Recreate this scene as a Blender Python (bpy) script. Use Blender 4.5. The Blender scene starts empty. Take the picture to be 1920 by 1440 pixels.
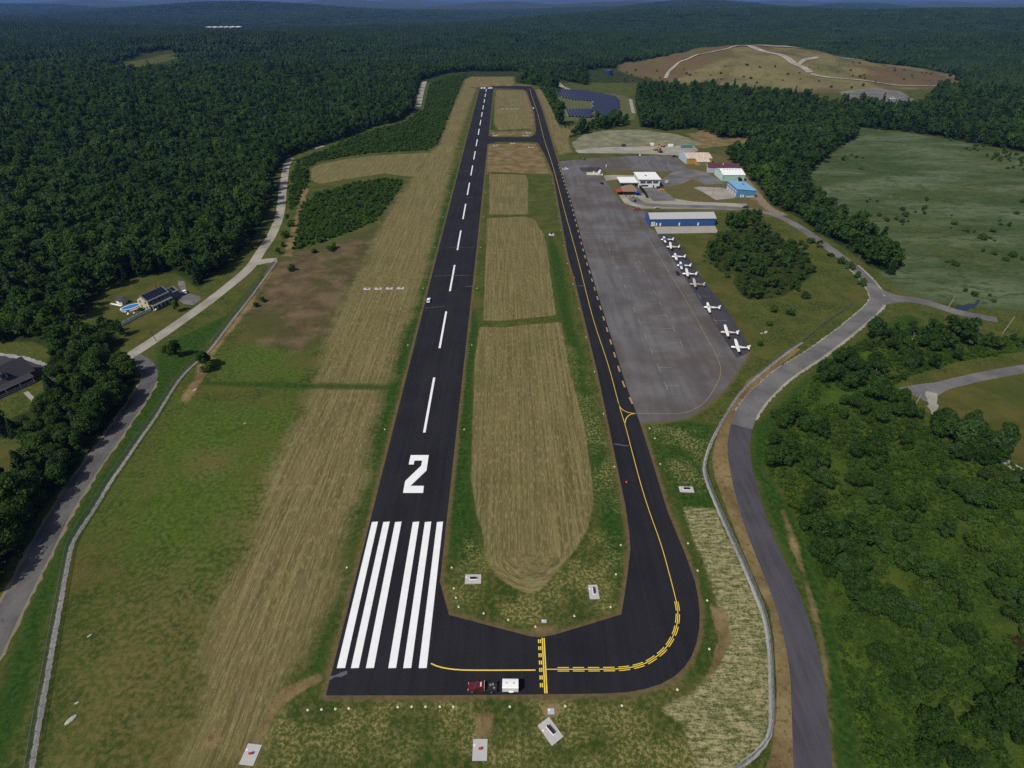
import bpy, bmesh, math, random
import numpy as np
from mathutils import Vector, Matrix
from mathutils.geometry import tessellate_polygon
random.seed(7); rng = np.random.default_rng(7)
S = bpy.context.scene
C = S.collection
# ------------------------------------------------------------------ camera
FPX, YH, CAMH = 1050.0, -5.0, 131.6          # focal length and horizon row of the 1920 px photograph, drone height
PITCH = math.atan((720 - YH) / FPX)
cam = bpy.data.cameras.new('camera'); camo = bpy.data.objects.new('camera', cam); C.objects.link(camo)
cam.sensor_width = 36; cam.lens = 36 * FPX / 1920; cam.clip_start = 1; cam.clip_end = 60000
camo.location = (0, 0, CAMH); camo.rotation_euler = (math.pi / 2 - PITCH, 0, 0)
S.camera = camo
# ------------------------------------------------------------------ sky, sun, exposure
SUN_TO = Vector((-0.76, -0.65, 0)).normalized(); SUN_EL = math.radians(50)
sdir = Vector((SUN_TO.x * math.cos(SUN_EL), SUN_TO.y * math.cos(SUN_EL), math.sin(SUN_EL)))
W = bpy.data.worlds.new('World'); S.world = W; W.use_nodes = True
nt = W.node_tree; nt.nodes.clear()
sky = nt.nodes.new('ShaderNodeTexSky'); sky.sky_type = 'NISHITA'; sky.sun_disc = False
sky.sun_elevation = SUN_EL; sky.sun_rotation = math.atan2(SUN_TO.x, SUN_TO.y)
sky.altitude = 200; sky.air_density = 1.0; sky.dust_density = 4.0; sky.ozone_density = 1.5
bg = nt.nodes.new('ShaderNodeBackground'); bg.inputs[1].default_value = 0.07
wo = nt.nodes.new('ShaderNodeOutputWorld')
nt.links.new(sky.outputs[0], bg.inputs[0]); nt.links.new(bg.outputs[0], wo.inputs[0])
sl = bpy.data.lights.new('sun', 'SUN'); sl.energy = 3.6; sl.angle = math.radians(0.5); sl.color = (1.0, 0.94, 0.83)
so = bpy.data.objects.new('sun', sl); C.objects.link(so); so.rotation_euler = sdir.to_track_quat('Z', 'Y').to_euler()
so.location = (-300, -300, 600)
S.view_settings.view_transform = 'Standard'; S.view_settings.look = 'None'
S.view_settings.exposure = 0.0; S.view_settings.gamma = 1; S.view_settings.use_curve_mapping = False
S.render.engine = 'CYCLES'
cy = S.cycles
cy.use_denoising = False; cy.max_bounces = 5; cy.diffuse_bounces = 2; cy.glossy_bounces = 2
cy.transmission_bounces = 2; cy.transparent_max_bounces = 12; cy.volume_bounces = 0
cy.caustics_reflective = False; cy.caustics_refractive = False
try:
    cy.denoiser = 'OPENIMAGEDENOISE'; cy.denoising_prefilter = 'ACCURATE'
except Exception: pass
S.render.film_transparent = False

# ------------------------------------------------------------------ geometry of the place
cP, sP = math.cos(PITCH), math.sin(PITCH)
def P(px, py, z=0.0):
    """survey point: where the sight line of a photo pixel meets level z"""
    u = (px - 960) / FPX; v = (py - 720) / FPX
    t = (CAMH - z) / (sP + v * cP)
    return (u * t, (cP - v * sP) * t)
def PL(pts): return [P(*p) for p in pts]
_hw = [(rng.uniform(0, 6.28), rng.uniform(1500, 6500), rng.uniform(0, 6.28)) for _ in range(14)]
def H(x, y):
    x = np.asarray(x, float); y = np.asarray(y, float)
    r = np.hypot(x, y)
    z = np.zeros_like(r)
    for a, L, ph in _hw:
        z = z + np.sin((x * np.cos(a) + y * np.sin(a)) * 6.283 / L + ph)
    amp = np.clip((r - 1500) / 3500, 0, 1) ** 1.3 * 12 + np.clip((r - 6000) / 9000, 0, 1) * 2
    z = z * amp
    # broad wooded ridges seen in the photograph
    def hill(cx, cy_, rx, ry, h): return h * np.exp(-((x - cx) / rx) ** 2 - ((y - cy_) / ry) ** 2)
    z = z + hill(-500, 3300, 900, 550, 26) + hill(420, 3900, 800, 500, 48) + hill(1900, 3300, 1100, 700, 40)
    z = z + hill(-2900, 2500, 900, 700, 26) + hill(-2600, 6500, 1500, 700, 32) + hill(700, 8000, 1300, 600, 42) + hill(5200, 6000, 1500, 900, 60)
    roll = hill(-560, 760, 170, 190, 17) + hill(-900, 1020, 260, 200, 24) + hill(-480, 1180, 200, 130, 14) + hill(-1500, 1500, 400, 260, 32) + hill(-750, 1900, 420, 260, 30) + hill(150, 2300, 500, 300, 26) + hill(1500, 2000, 500, 300, 34)
    away = np.maximum(np.clip((-x - 290) / 130, 0, 1), np.clip((y - 1330) / 250, 0, 1)); z = z + roll * away * away * (3 - 2 * away)
    # capped landfill mound
    t = np.sqrt(((x - 510) / np.where(x < 510, 270, 400)) ** 2 + ((y - 1420) / np.where(y < 1420, 330, 280)) ** 2)
    t = t + .05 * np.sin(x * .021 + 1) * np.sin(y * .017) + .03 * np.sin(x * .05 + y * .031)
    m = np.clip((1.0 - t) / 0.86, 0, 1); m = .75 * m + .25 * m * m * (3 - 2 * m)
    z = z + 46 * m + 1.6 * np.sin(m * 19) * np.clip(m * 6, 0, 1)
    return z
def Hs(x, y): return float(H(x, y))

def sdf(poly, X, Y):
    """signed distance to a polygon, positive inside"""
    d = np.full(X.shape, 1e9); inside = np.zeros(X.shape, bool)
    n = len(poly)
    for i in range(n):
        x1, y1 = poly[i]; x2, y2 = poly[(i + 1) % n]
        ex, ey = x2 - x1, y2 - y1; L2 = ex * ex + ey * ey + 1e-9
        t = np.clip(((X - x1) * ex + (Y - y1) * ey) / L2, 0, 1)
        d = np.minimum(d, (X - x1 - t * ex) ** 2 + (Y - y1 - t * ey) ** 2)
        c = (y1 > Y) != (y2 > Y)
        inside ^= c & (X < ex * (Y - y1) / (ey if abs(ey) > 1e-9 else 1e-9) + x1)
    d = np.sqrt(d)
    return np.where(inside, d, -d)
def inside(poly, X, Y):
    ins = np.zeros(X.shape, bool); n = len(poly)
    for i in range(n):
        x1, y1 = poly[i]; x2, y2 = poly[(i + 1) % n]
        c = (y1 > Y) != (y2 > Y)
        ins ^= c & (X < (x2 - x1) * (Y - y1) / ((y2 - y1) if abs(y2 - y1) > 1e-9 else 1e-9) + x1)
    return ins
def spline(pts, n=8):
    q = [pts[0]] + list(pts) + [pts[-1]]; out = []
    for i in range(1, len(q) - 2):
        p0, p1, p2, p3 = [np.array(a, float) for a in q[i - 1:i + 3]]
        for k in range(n):
            t = k / n
            out.append(tuple(0.5 * ((2 * p1) + (-p0 + p2) * t + (2 * p0 - 5 * p1 + 4 * p2 - p3) * t * t + (-p0 + 3 * p1 - 3 * p2 + p3) * t ** 3)))
    out.append(tuple(pts[-1])); return out
def resample(pts, step):
    pts = [np.array(p, float) for p in pts]; out = [pts[0]]; acc = 0.0
    L = [0]
    for a, b in zip(pts, pts[1:]): L.append(L[-1] + np.linalg.norm(b - a))
    n = max(1, int(round(L[-1] / step))); res = []
    for k in range(n + 1):
        s = L[-1] * k / n
        i = min(max(np.searchsorted(L, s) - 1, 0), len(pts) - 2)
        t = (s - L[i]) / max(L[i + 1] - L[i], 1e-9)
        res.append(tuple(pts[i] * (1 - t) + pts[i + 1] * t))
    return res
def normals2(pts):
    out = []
    for i in range(len(pts)):
        a = pts[max(i - 1, 0)]; b = pts[min(i + 1, len(pts) - 1)]
        dx, dy = b[0] - a[0], b[1] - a[1]; l = math.hypot(dx, dy) or 1
        out.append((-dy / l, dx / l))
    return out

# ------------------------------------------------------------------ materials
class NT:
    def __init__(s, name):
        s.m = bpy.data.materials.new(name); s.m.use_nodes = True; s.t = s.m.node_tree
        s.t.nodes.clear(); s.out = s.t.nodes.new('ShaderNodeOutputMaterial')
    def n(s, typ, **kw):
        o = s.t.nodes.new(typ)
        for k, v in kw.items(): setattr(o, k, v)
        return o
    def l(s, a, b): s.t.links.new(a, b)
    def put(s, sock, v):
        if hasattr(v, 'node'): s.l(v, sock)
        elif isinstance(v, (tuple, list)) and len(v) == 3 and sock.type == 'RGBA': sock.default_value = (*v, 1)
        else: sock.default_value = v
    def math(s, op, a, b=0.0, c=None):
        o = s.n('ShaderNodeMath', operation=op); s.put(o.inputs[0], a); s.put(o.inputs[1], b)
        if c is not None: s.put(o.inputs[2], c)
        return o.outputs[0]
    def mix(s, f, a, b, blend='MIX'):
        o = s.n('ShaderNodeMix', data_type='RGBA', blend_type=blend)
        s.put(o.inputs[0], f); s.put(o.inputs[6], a); s.put(o.inputs[7], b); return o.outputs[2]
    def step(s, x, lo, hi, a=0.0, b=1.0):
        o = s.n('ShaderNodeMapRange', interpolation_type='SMOOTHSTEP')
        s.put(o.inputs[0], x); s.put(o.inputs[1], lo); s.put(o.inputs[2], hi); s.put(o.inputs[3], a); s.put(o.inputs[4], b); return o.outputs[0]
    def noise(s, vec, scale, detail=3.0, rough=0.55, col=False):
        o = s.n('ShaderNodeTexNoise'); s.put(o.inputs['Scale'], scale); s.put(o.inputs['Detail'], detail); s.put(o.inputs['Roughness'], rough)
        if vec is not None: s.l(vec, o.inputs['Vector'])
        return o.outputs['Color' if col else 'Fac']
    def attr(s, name):
        o = s.n('ShaderNodeAttribute', attribute_name=name); return o.outputs['Fac']
    def obj(s): return s.n('ShaderNodeTexCoord').outputs['Object']
    def vec(s, x, y, z=0.0):
        o = s.n('ShaderNodeCombineXYZ'); s.put(o.inputs[0], x); s.put(o.inputs[1], y); s.put(o.inputs[2], z); return o.outputs[0]
    def scalev(s, v, k):
        o = s.n('ShaderNodeVectorMath', operation='MULTIPLY'); s.l(v, o.inputs[0]); o.inputs[1].default_value = k; return o.outputs[0]
    def bump(s, h, strength=0.3, dist=0.1):
        o = s.n('ShaderNodeBump'); s.put(o.inputs['Strength'], strength); s.put(o.inputs['Distance'], dist); s.l(h, o.inputs['Height']); return o.outputs[0]
    def bsdf(s, col, rough=0.8, spec=0.3, metal=0.0, normal=None, **kw):
        o = s.n('ShaderNodeBsdfPrincipled'); s.put(o.inputs['Base Color'], col); s.put(o.inputs['Roughness'], rough)
        s.put(o.inputs['Specular IOR Level'], spec); s.put(o.inputs['Metallic'], metal)
        if normal is not None: s.l(normal, o.inputs['Normal'])
        for k, v in kw.items(): s.put(o.inputs[k], v)
        s.l(o.outputs[0], s.out.inputs[0]); return o
MC = {}
def mat(name, col, rough=0.7, var=0.12, scale=1.5, spec=0.3, metal=0.0):
    if name in MC: return MC[name]
    t = NT(name); v = t.obj()
    f = t.noise(v, scale, 4, 0.6); f2 = t.noise(v, scale * 9, 2)
    k = t.math('ADD', t.math('MULTIPLY', t.math('SUBTRACT', f, 0.5), var * 2.2), t.math('MULTIPLY', t.math('SUBTRACT', f2, 0.5), var))
    k = t.math('ADD', k, 1.0)
    m = t.mix(1.0, col, t.vec(k, k, k), 'MULTIPLY')
    t.bsdf(m, rough, spec, metal); MC[name] = t.m; return t.m

# ------------------------------------------------------------------ mesh helpers
class MB:
    def __init__(s): s.v = []; s.f = []
    def add(s, vs, fs):
        b = len(s.v); s.v += [tuple(map(float, p)) for p in vs]; s.f += [tuple(i + b for i in f) for f in fs]; return s
    def box(s, x0, x1, y0, y1, z0, z1):
        return s.add([(x0, y0, z0), (x1, y0, z0), (x1, y1, z0), (x0, y1, z0), (x0, y0, z1), (x1, y0, z1), (x1, y1, z1), (x0, y1, z1)],
                     [(3, 2, 1, 0), (4, 5, 6, 7), (0, 1, 5, 4), (1, 2, 6, 5), (2, 3, 7, 6), (3, 0, 4, 7)])
    def prism(s, poly, a0, a1, axis='y', inset0=0, inset1=0):
        """polygon extruded along an axis; poly holds the two other coordinates"""
        n = len(poly); vs = []
        for a in (a0, a1):
            for p in poly:
                vs.append({'y': (p[0], a, p[1]), 'x': (a, p[0], p[1]), 'z': (p[0], p[1], a)}[axis])
        fs = [tuple(range(n - 1, -1, -1)), tuple(range(n, 2 * n))] + [(i, (i + 1) % n, n + (i + 1) % n, n + i) for i in range(n)]
        return s.add(vs, fs)
    def loft(s, rings, cap=True):
        n = len(rings[0]); vs = [p for r in rings for p in r]; fs = []
        for k in range(len(rings) - 1):
            for i in range(n):
                fs.append((k * n + i, k * n + (i + 1) % n, (k + 1) * n + (i + 1) % n, (k + 1) * n + i))
        if cap: fs += [tuple(range(n - 1, -1, -1)), tuple((len(rings) - 1) * n + i for i in range(n))]
        return s.add(vs, fs)
    def tube(s, a, b, r0, r1=None, n=8):
        r1 = r0 if r1 is None else r1
        a, b = Vector(a), Vector(b); d = (b - a).normalized()
        u = d.orthogonal().normalized(); w = d.cross(u)
        R = []
        for c, r in ((a, r0), (b, r1)):
            R.append([tuple(c + u * (r * math.cos(6.2832 * i / n)) + w * (r * math.sin(6.2832 * i / n))) for i in range(n)])
        return s.loft(R)
    def disc_wall(s, pts, z0, z1): return s.prism(pts, z0, z1, 'z')
    def mesh(s, name):
        m = bpy.data.meshes.new(name); m.from_pydata(s.v, [], s.f); m.update()
        bm = bmesh.new(); bm.from_mesh(m); bmesh.ops.recalc_face_normals(bm, faces=bm.faces); bm.to_mesh(m); bm.free()
        return m
    def build(s, name, material, parent=None, bevel=0, smooth=False):
        m = s.mesh(name)
        if bevel:
            bm = bmesh.new(); bm.from_mesh(m)
            bmesh.ops.bevel(bm, geom=list(bm.edges), offset=bevel, segments=2, affect='EDGES', clamp_overlap=True)
            bm.to_mesh(m); bm.free()
        if smooth:
            for p in m.polygons: p.use_smooth = True
        m.materials.append(material)
        return link(name, m, parent)
def link(name, data, parent=None):
    o = bpy.data.objects.new(name, data); C.objects.link(o)
    if parent is not None: o.parent = parent
    return o
def tag(o, label=None, cat=None, group=None, kind=None):
    if label: o['label'] = label
    if cat: o['category'] = cat
    if group: o['group'] = group
    if kind: o['kind'] = kind
    return o
def thing(name, label, cat, loc=(0, 0, 0), rz=0.0, group=None):
    o = bpy.data.objects.new(name, None); o.empty_display_size = 0.5; C.objects.link(o)
    o.location = loc; o.rotation_euler = (0, 0, rz); return tag(o, label, cat, group)
def copy_tree(o, parent=None, loc=None, rz=None, label=None, group=None, sc=None):
    c = o.copy(); C.objects.link(c); c.parent = parent
    if loc is not None: c.location = loc
    if rz is not None: c.rotation_euler = (0, 0, rz)
    if sc is not None: c.scale = sc
    if label: c['label'] = label
    if group: c['group'] = group
    for ch in list(o.children): copy_tree(ch, c)
    return c
def sheet(name, polys, z, material, parent=None, kind=None, ground=False):
    """flat polygons (world xy) lying on the ground"""
    vs = []; fs = []
    for poly in polys:
        b = len(vs); vs += [(p[0], p[1], z + (Hs(*p) if ground else 0)) for p in poly]
        for tri in tessellate_polygon([[Vector((p[0], p[1], 0)) for p in poly]]):
            (x0, y0), (x1, y1), (x2, y2) = [poly[i][:2] for i in tri]
            ar = (x1 - x0) * (y2 - y0) - (x2 - x0) * (y1 - y0)
            fs.append(tuple(i + b for i in (tri if ar > 0 else tri[::-1])))
    m = bpy.data.meshes.new(name); m.from_pydata(vs, [], fs); m.update(); m.materials.append(material)
    o = link(name, m, parent)
    if kind: o['kind'] = kind
    return o
def ribbon(name, pts, width, z, material, parent=None, kind=None, ground=False, wob=0.0, off=0.0, cols=1):
    w = width if callable(width) else (lambda t: width)
    N = normals2(pts); vs = []; fs = []; n = len(pts); k = cols + 1
    for i, (p, nn) in enumerate(zip(pts, N)):
        hw = w(i / max(n - 1, 1)) / 2
        a = hw + (random.uniform(-wob, wob) if wob else 0) + off; b = hw + (random.uniform(-wob, wob) if wob else 0) - off
        for c in range(k):
            q = a + (-b - a) * c / cols
            x, y = p[0] + nn[0] * q, p[1] + nn[1] * q
            vs.append((x, y, z + (Hs(x, y) if ground else 0)))
    for i in range(n - 1):
        for c in range(cols):
            fs.append((i * k + c, i * k + c + 1, (i + 1) * k + c + 1, (i + 1) * k + c))
    m = bpy.data.meshes.new(name); m.from_pydata(vs, [], fs); m.update(); m.materials.append(material)
    o = link(name, m, parent)
    if kind: o['kind'] = kind
    return o
# ------------------------------------------------------------------ surveyed outlines (photo pixels turned into metres)
RUNWAY = PL([(611, 1304), (698.3, 960), (819, 480), (900, 163), (925.7, 163), (892, 480), (839, 960), (801, 1304)])
T_OUT = [(1020, 1302), (1130, 1300.5), (1175, 1298), (1210, 1292), (1240, 1282), (1265, 1268), (1284, 1250), (1297, 1230), (1306, 1205), (1311, 1178), (1312, 1150), (1309, 1120), (1303, 1090), (1285, 1040), (1252, 960), (1226, 875), (1200, 793), (1173, 720), (1130, 580), (1099, 480), (1073, 383), (1045, 300), (1033, 260)]
T_IN = [(1010, 270), (1020, 287), (1037, 327), (1065, 480), (1077, 523), (1120, 697), (1173, 950), (1180, 1000), (1182, 1030), (1178, 1065), (1173, 1103), (1165, 1152), (1040, 1190), (1013, 1195), (993, 1193), (841.7, 1153), (825, 1093)]
T1 = PL([(795, 1304)] + T_OUT + T_IN + [(815, 1093)])
T2 = PL([(912, 255), (917, 255), (927, 257), (960, 257), (993, 257), (1003, 252), (1005, 245), (1033, 260), (1010, 270), (1005, 267), (993, 266), (933, 266), (915, 270), (908, 271)])
T3 = PL([(1005, 245), (1002, 213), (993, 187), (988, 172), (980, 167.5), (922, 165.5), (922, 161.5), (973, 160.5), (997, 162), (1003, 170), (1017, 207), (1033, 260)])
APRON = PL([(1196, 780), (1173, 720), (1130, 580), (1099, 480), (1073, 383), (1057, 336), (1049, 303), (1110, 297), (1180, 293), (1240, 291), (1262, 293), (1276, 303), (1292, 318), (1250, 321), (1185, 319), (1128, 318), (1128, 330), (1141, 346), (1152, 364), (1165, 380), (1195, 393), (1208, 397), (1214, 425), (1235, 440), (1327, 587), (1380, 670), (1406, 655), (1397, 675), (1376, 707), (1360, 730), (1335, 752), (1312, 771), (1292, 783), (1265, 788), (1201, 794)])
DARKSTRIP = PL([(1232, 439.5), (1261, 440), (1320, 527), (1362, 578), (1408, 653), (1400, 664), (1381, 671), (1327, 587)])
HAY_A = PL([(899, 612), (890, 680), (886, 800), (884, 900), (893, 960), (905, 1000), (912, 1045), (928, 1080), (960, 1102), (990, 1113), (1012, 1107), (1045, 1072), (1080, 1030), (1104, 988), (1112, 940), (1110, 900), (1095, 800), (1080, 740), (1065, 680), (1052, 604), (1000, 608), (945, 614)])
HAY_B = PL([(913, 409), (910, 500), (906, 601), (945, 601), (1043, 591), (1035, 540), (1028, 480), (1020, 440), (1003, 413), (985, 406)])
HAY_C = PL([(918, 326), (917, 402), (990, 402), (990, 335), (985, 328)])
HAY_D = PL([(930, 168), (985, 170), (997, 210), (1000, 240), (935, 244), (926, 232), (928, 190)])
HAY_L = PL([(868, 163), (850, 200), (835, 240), (824, 272), (800, 288), (770, 340), (735, 390), (700, 450), (680, 500), (645, 560), (620, 620), (595, 690), (575, 740), (560, 790), (520, 850), (500, 900), (490, 960), (470, 1010), (445, 1060), (410, 1110), (395, 1160), (385, 1220), (370, 1300), (350, 1380), (320, 1445), (470, 1445), (503, 1370), (530, 1290), (560, 1240), (590, 1200), (622, 1120), (645, 1030), (664, 960), (690, 890), (695, 830), (718, 745), (735, 690), (748, 640), (775, 580), (792, 530), (808, 470), (820, 420), (838, 350), (850, 300), (862, 250), (880, 200), (893, 166)])
HAY_P = PL([(583, 317), (600, 308), (640, 300), (700, 292), (805, 286), (775, 332), (755, 330), (720, 325), (660, 334), (600, 345), (584, 338)])
HAY_F = PL([(885, 144), (962, 144), (964, 157), (900, 162), (868, 165), (872, 150)])
HAY_R = PL([(1003, 168), (1020, 165), (1040, 200), (1050, 240), (1090, 232), (1065, 260), (1072, 285), (1048, 290), (1036, 262), (1020, 207)])
ROUGH = PL([(515, 492), (560, 472), (640, 452), (700, 428), (722, 412), (712, 398), (738, 370), (755, 348), (768, 345), (745, 385), (700, 450), (672, 510), (640, 570), (612, 640), (560, 660), (490, 640), (455, 600), (480, 560), (500, 520)])
LUSH = [PL([(340, 745), (560, 745), (560, 850), (520, 900), (490, 960), (430, 1050), (380, 1120), (320, 1060), (180, 1010), (250, 880)]),
        PL([(440, 640), (600, 650), (560, 730), (400, 720), (410, 660)]),
        PL([(838, 350), (862, 300), (880, 262), (884, 300), (868, 340), (800, 560), (750, 720), (700, 900), (660, 1050), (625, 1180), (600, 1260), (570, 1260), (625, 1120), (664, 960), (700, 820), (735, 690), (775, 580), (820, 420)]),
        PL([(882, 560), (897, 610), (888, 690), (884, 800), (880, 900), (890, 960), (900, 1030), (870, 1060), (835, 1040), (848, 900), (866, 700), (880, 600)]),
        PL([(1030, 440), (1052, 480), (1068, 580), (1100, 700), (1125, 800), (1150, 900), (1168, 980), (1170, 1040), (1155, 1100), (1130, 1010), (1115, 930), (1100, 800), (1070, 680), (1045, 560), (1030, 480)]),
        PL([(1215, 800), (1290, 790), (1340, 800), (1325, 850), (1330, 900), (1345, 950), (1300, 960), (1290, 1000), (1270, 950), (1235, 870)]),
        PL([(915, 190), (926, 200), (926, 232), (930, 243), (917, 243)]),
        PL([(1412, 800), (1450, 770), (1500, 720), (1560, 680), (1640, 620), (1700, 590), (1730, 600), (1620, 665), (1520, 760), (1470, 830), (1450, 900), (1490, 960), (1550, 1100), (1590, 1250), (1620, 1445), (1570, 1445), (1548, 1280), (1500, 1080), (1440, 960), (1410, 880)]),
        PL([(430, 590), (500, 500), (515, 492), (380, 655), (335, 700), (290, 770), (180, 940), (120, 1050), (60, 1300), (0, 1445), (-60, 1445), (60, 1130), (150, 950), (270, 760), (290, 700), (300, 650)]),
        PL([(1290, 1010), (1310, 1060), (1330, 1120), (1338, 1200), (1325, 1250), (1290, 1280), (1318, 1200), (1318, 1130)])]
STRAW = [PL([(510, 1330), (560, 1318), (760, 1312), (1000, 1312), (1180, 1315), (1250, 1300), (1330, 1280), (1400, 1445), (500, 1445)]),
         PL([(880, 1010), (915, 1060), (960, 1110), (1000, 1118), (1060, 1070), (1115, 1000), (1150, 1010), (1165, 1080), (1150, 1140), (1010, 1180), (860, 1130), (850, 1060)]),
         PL([(1035, 600), (1100, 700), (1130, 800), (1155, 900), (1165, 960), (1130, 960), (1105, 850), (1080, 720), (1060, 640)]),
         PL([(1225, 800), (1330, 810), (1325, 900), (1300, 950), (1270, 940)])]
BARE = [PL([(1280, 950), (1340, 955), (1385, 1050), (1420, 1130), (1440, 1190), (1444, 1340), (1420, 1410), (1390, 1445), (1310, 1445), (1280, 1360), (1230, 1330), (1310, 1290), (1345, 1240), (1360, 1200), (1350, 1150), (1330, 1080), (1300, 1010)])]
DIRT = [(PL([(1400, 715), (1370, 760), (1345, 810), (1335, 860), (1342, 900), (1372, 980), (1412, 1080), (1442, 1140), (1452, 1200), (1457, 1300), (1449, 1400), (1432, 1445), (1494, 1445), (1494, 1350), (1487, 1240), (1474, 1180), (1444, 1090), (1404, 980), (1379, 900), (1369, 850), (1372, 800), (1404, 760), (1440, 705), (1500, 655), (1490, 648)]), 0.5),
        (PL([(916, 271), (912, 322), (1031, 326), (1020, 295), (1005, 270), (975, 268)]), 3),
        (PL([(918, 246), (1003, 246), (998, 255), (922, 256)]), 3),
        (PL([(990, 180), (1000, 215), (1004, 243), (995, 243), (990, 215), (982, 185)]), 3),
        (PL([(885, 158), (930, 155), (960, 158), (1000, 160), (985, 162), (890, 164)]), 4),
        (PL([(386, 660), (404, 672), (385, 705), (350, 760), (340, 750), (360, 715)]), 2),
        (PL([(515, 492), (505, 520), (470, 575), (430, 625), (400, 665), (392, 660), (430, 610), (470, 560), (505, 500)]), 2),
        (PL([(548, 425), (570, 350), (578, 352), (560, 420), (548, 480), (530, 480)]), 2),
        (PL([(380, 1375), (415, 1372), (412, 1400), (385, 1405)]), 0.7),
        (PL([(1395, 330), (1430, 380), (1470, 405), (1455, 408), (1410, 375), (1385, 335)]), 2),
        (PL([(1290, 252), (1330, 240), (1355, 262), (1310, 268)]), 4),
        (PL([(1360, 262), (1420, 248), (1440, 252), (1430, 265), (1350, 275), (1250, 282), (1240, 276)]), 3),
        (PL([(500, 1330), (530, 1290), (600, 1262), (606, 1275), (560, 1300), (520, 1330), (490, 1390), (478, 1390)]), 0.8),
        (PL([(890, 1340), (930, 1335), (920, 1385), (895, 1385)]), 1.0),
        (PL([(1015, 1320), (1050, 1320), (1048, 1345), (1022, 1345)]), 0.7),
        (PL([(1000, 1175), (1040, 1172), (1030, 1193), (1005, 1193)]), 0.8),
        (PL([(1330, 1130), (1362, 1150), (1372, 1200), (1350, 1250), (1318, 1290), (1335, 1235), (1345, 1195)]), 0.9),
        (PL([(1462, 955), (1478, 1000), (1505, 1080), (1530, 1180), (1548, 1290), (1556, 1440), (1561, 1440), (1556, 1290), (1540, 1180), (1512, 1080), (1486, 1000), (1470, 955)]), 1.6)]
GRAVEL = [(PL([(1072, 268), (1095, 252), (1130, 245), (1200, 243), (1270, 252), (1318, 268), (1300, 275), (1230, 275), (1080, 282)]), 3),
          (PL([(1575, 172), (1640, 165), (1690, 172), (1725, 195), (1715, 205), (1640, 198), (1590, 190)]), 6)]
MARSH = PL([(1600, 240), (1720, 252), (1930, 292), (2150, 340), (2150, 640), (1930, 590), (1840, 575), (1760, 565), (1690, 545), (1650, 510), (1600, 450), (1545, 405), (1525, 370), (1512, 335), (1530, 310), (1570, 280)])
LAWN = [PL([(1705, 725), (1760, 700), (1930, 670), (2100, 660), (2100, 960), (1930, 880), (1880, 850), (1790, 790), (1760, 770)]),
        PL([(215, 550), (340, 530), (365, 565), (300, 625), (250, 640), (205, 610), (190, 580)]),
        PL([(-60, 842), (20, 835), (58, 845), (50, 872), (-30, 890)]),
        PL([(1265, 440), (1340, 440), (1345, 400), (1380, 398), (1350, 430), (1318, 470), (1330, 495), (1380, 545), (1420, 640), (1408, 650), (1362, 575)]),
        PL([(225, 125), (325, 112), (330, 118), (235, 134)])]
PARK = PL([(1160, 362), (1165, 378), (1195, 390), (1300, 392), (1400, 394), (1440, 402), (1400, 368), (1420, 360), (1380, 300), (1330, 290), (1140, 320), (1142, 345)])
WOOD_L = PL([(-420, 700), (0, 642), (88, 640), (128, 608), (162, 586), (188, 552), (235, 524), (330, 512), (372, 542), (430, 492), (468, 458), (492, 422), (508, 380), (514, 330), (528, 305), (560, 285), (640, 262), (700, 238), (755, 225), (777, 205), (782, 160), (800, 148), (838, 137), (880, 134), (960, 131), (1015, 142), (1050, 150), (1100, 160), (1100, 134), (-900, 134), (-900, 400)])
WOOD_A = PL([(112, 668), (160, 650), (215, 655), (240, 685), (258, 715), (232, 765), (190, 815), (130, 895), (82, 950), (40, 1010), (-10, 1110), (-150, 1260), (-420, 1300), (-420, 900), (-40, 905), (40, 900), (66, 850), (50, 820), (-30, 822), (-20, 800), (80, 760), (108, 740)])
WOOD_A2 = PL([(90, 600), (150, 604), (200, 612), (250, 628), (225, 650), (150, 655), (112, 664), (60, 640)])
WOOD_M = PL([(1192, 190), (1200, 238), (1250, 246), (1300, 240), (1345, 258), (1420, 262), (1445, 268), (1395, 282), (1362, 300), (1392, 322), (1425, 358), (1448, 385), (1490, 405), (1540, 440), (1590, 470), (1630, 500), (1670, 515), (1690, 495), (1640, 460), (1600, 425), (1545, 400), (1522, 370), (1508, 335), (1530, 308), (1572, 278), (1602, 258), (1605, 236), (1570, 205), (1480, 185), (1330, 172), (1200, 166)])
WOOD_R = PL([(1604, 238), (1720, 250), (1930, 288), (2300, 360), (2300, 180), (1930, 178), (1760, 168), (1735, 198), (1720, 208), (1640, 206), (1575, 200), (1580, 215)])
WOOD_S = PL([(1430, 835), (1450, 795), (1490, 745), (1540, 695), (1605, 648), (1655, 626), (1720, 614), (1790, 622), (1930, 640), (2100, 660), (2100, 690), (1930, 655), (1800, 678), (1705, 705), (1690, 735), (1730, 775), (1790, 810), (1840, 840), (1890, 865), (1950, 900), (2100, 1000), (2300, 1445), (1625, 1445), (1590, 1300), (1570, 1200), (1540, 1100), (1505, 1000), (1480, 940), (1445, 890)])
WOOD_I = PL([(1320, 468), (1350, 440), (1385, 425), (1430, 428), (1480, 455), (1515, 480), (1530, 510), (1500, 535), (1470, 555), (1440, 560), (1405, 562), (1372, 545), (1378, 515), (1350, 510), (1318, 490)])
SHRUB_B = PL([(548, 470), (556, 430), (566, 385), (600, 362), (660, 345), (715, 335), (760, 338), (748, 358), (725, 390), (705, 415), (650, 438), (590, 460)])
SHRUB_H = PL([(545, 330), (560, 300), (640, 268), (700, 245), (758, 230), (795, 205), (805, 160), (838, 145), (875, 140), (868, 150), (850, 195), (834, 235), (822, 270), (800, 282), (700, 287), (640, 295), (597, 304), (578, 315), (580, 340), (560, 380), (545, 400), (540, 360)])
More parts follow.
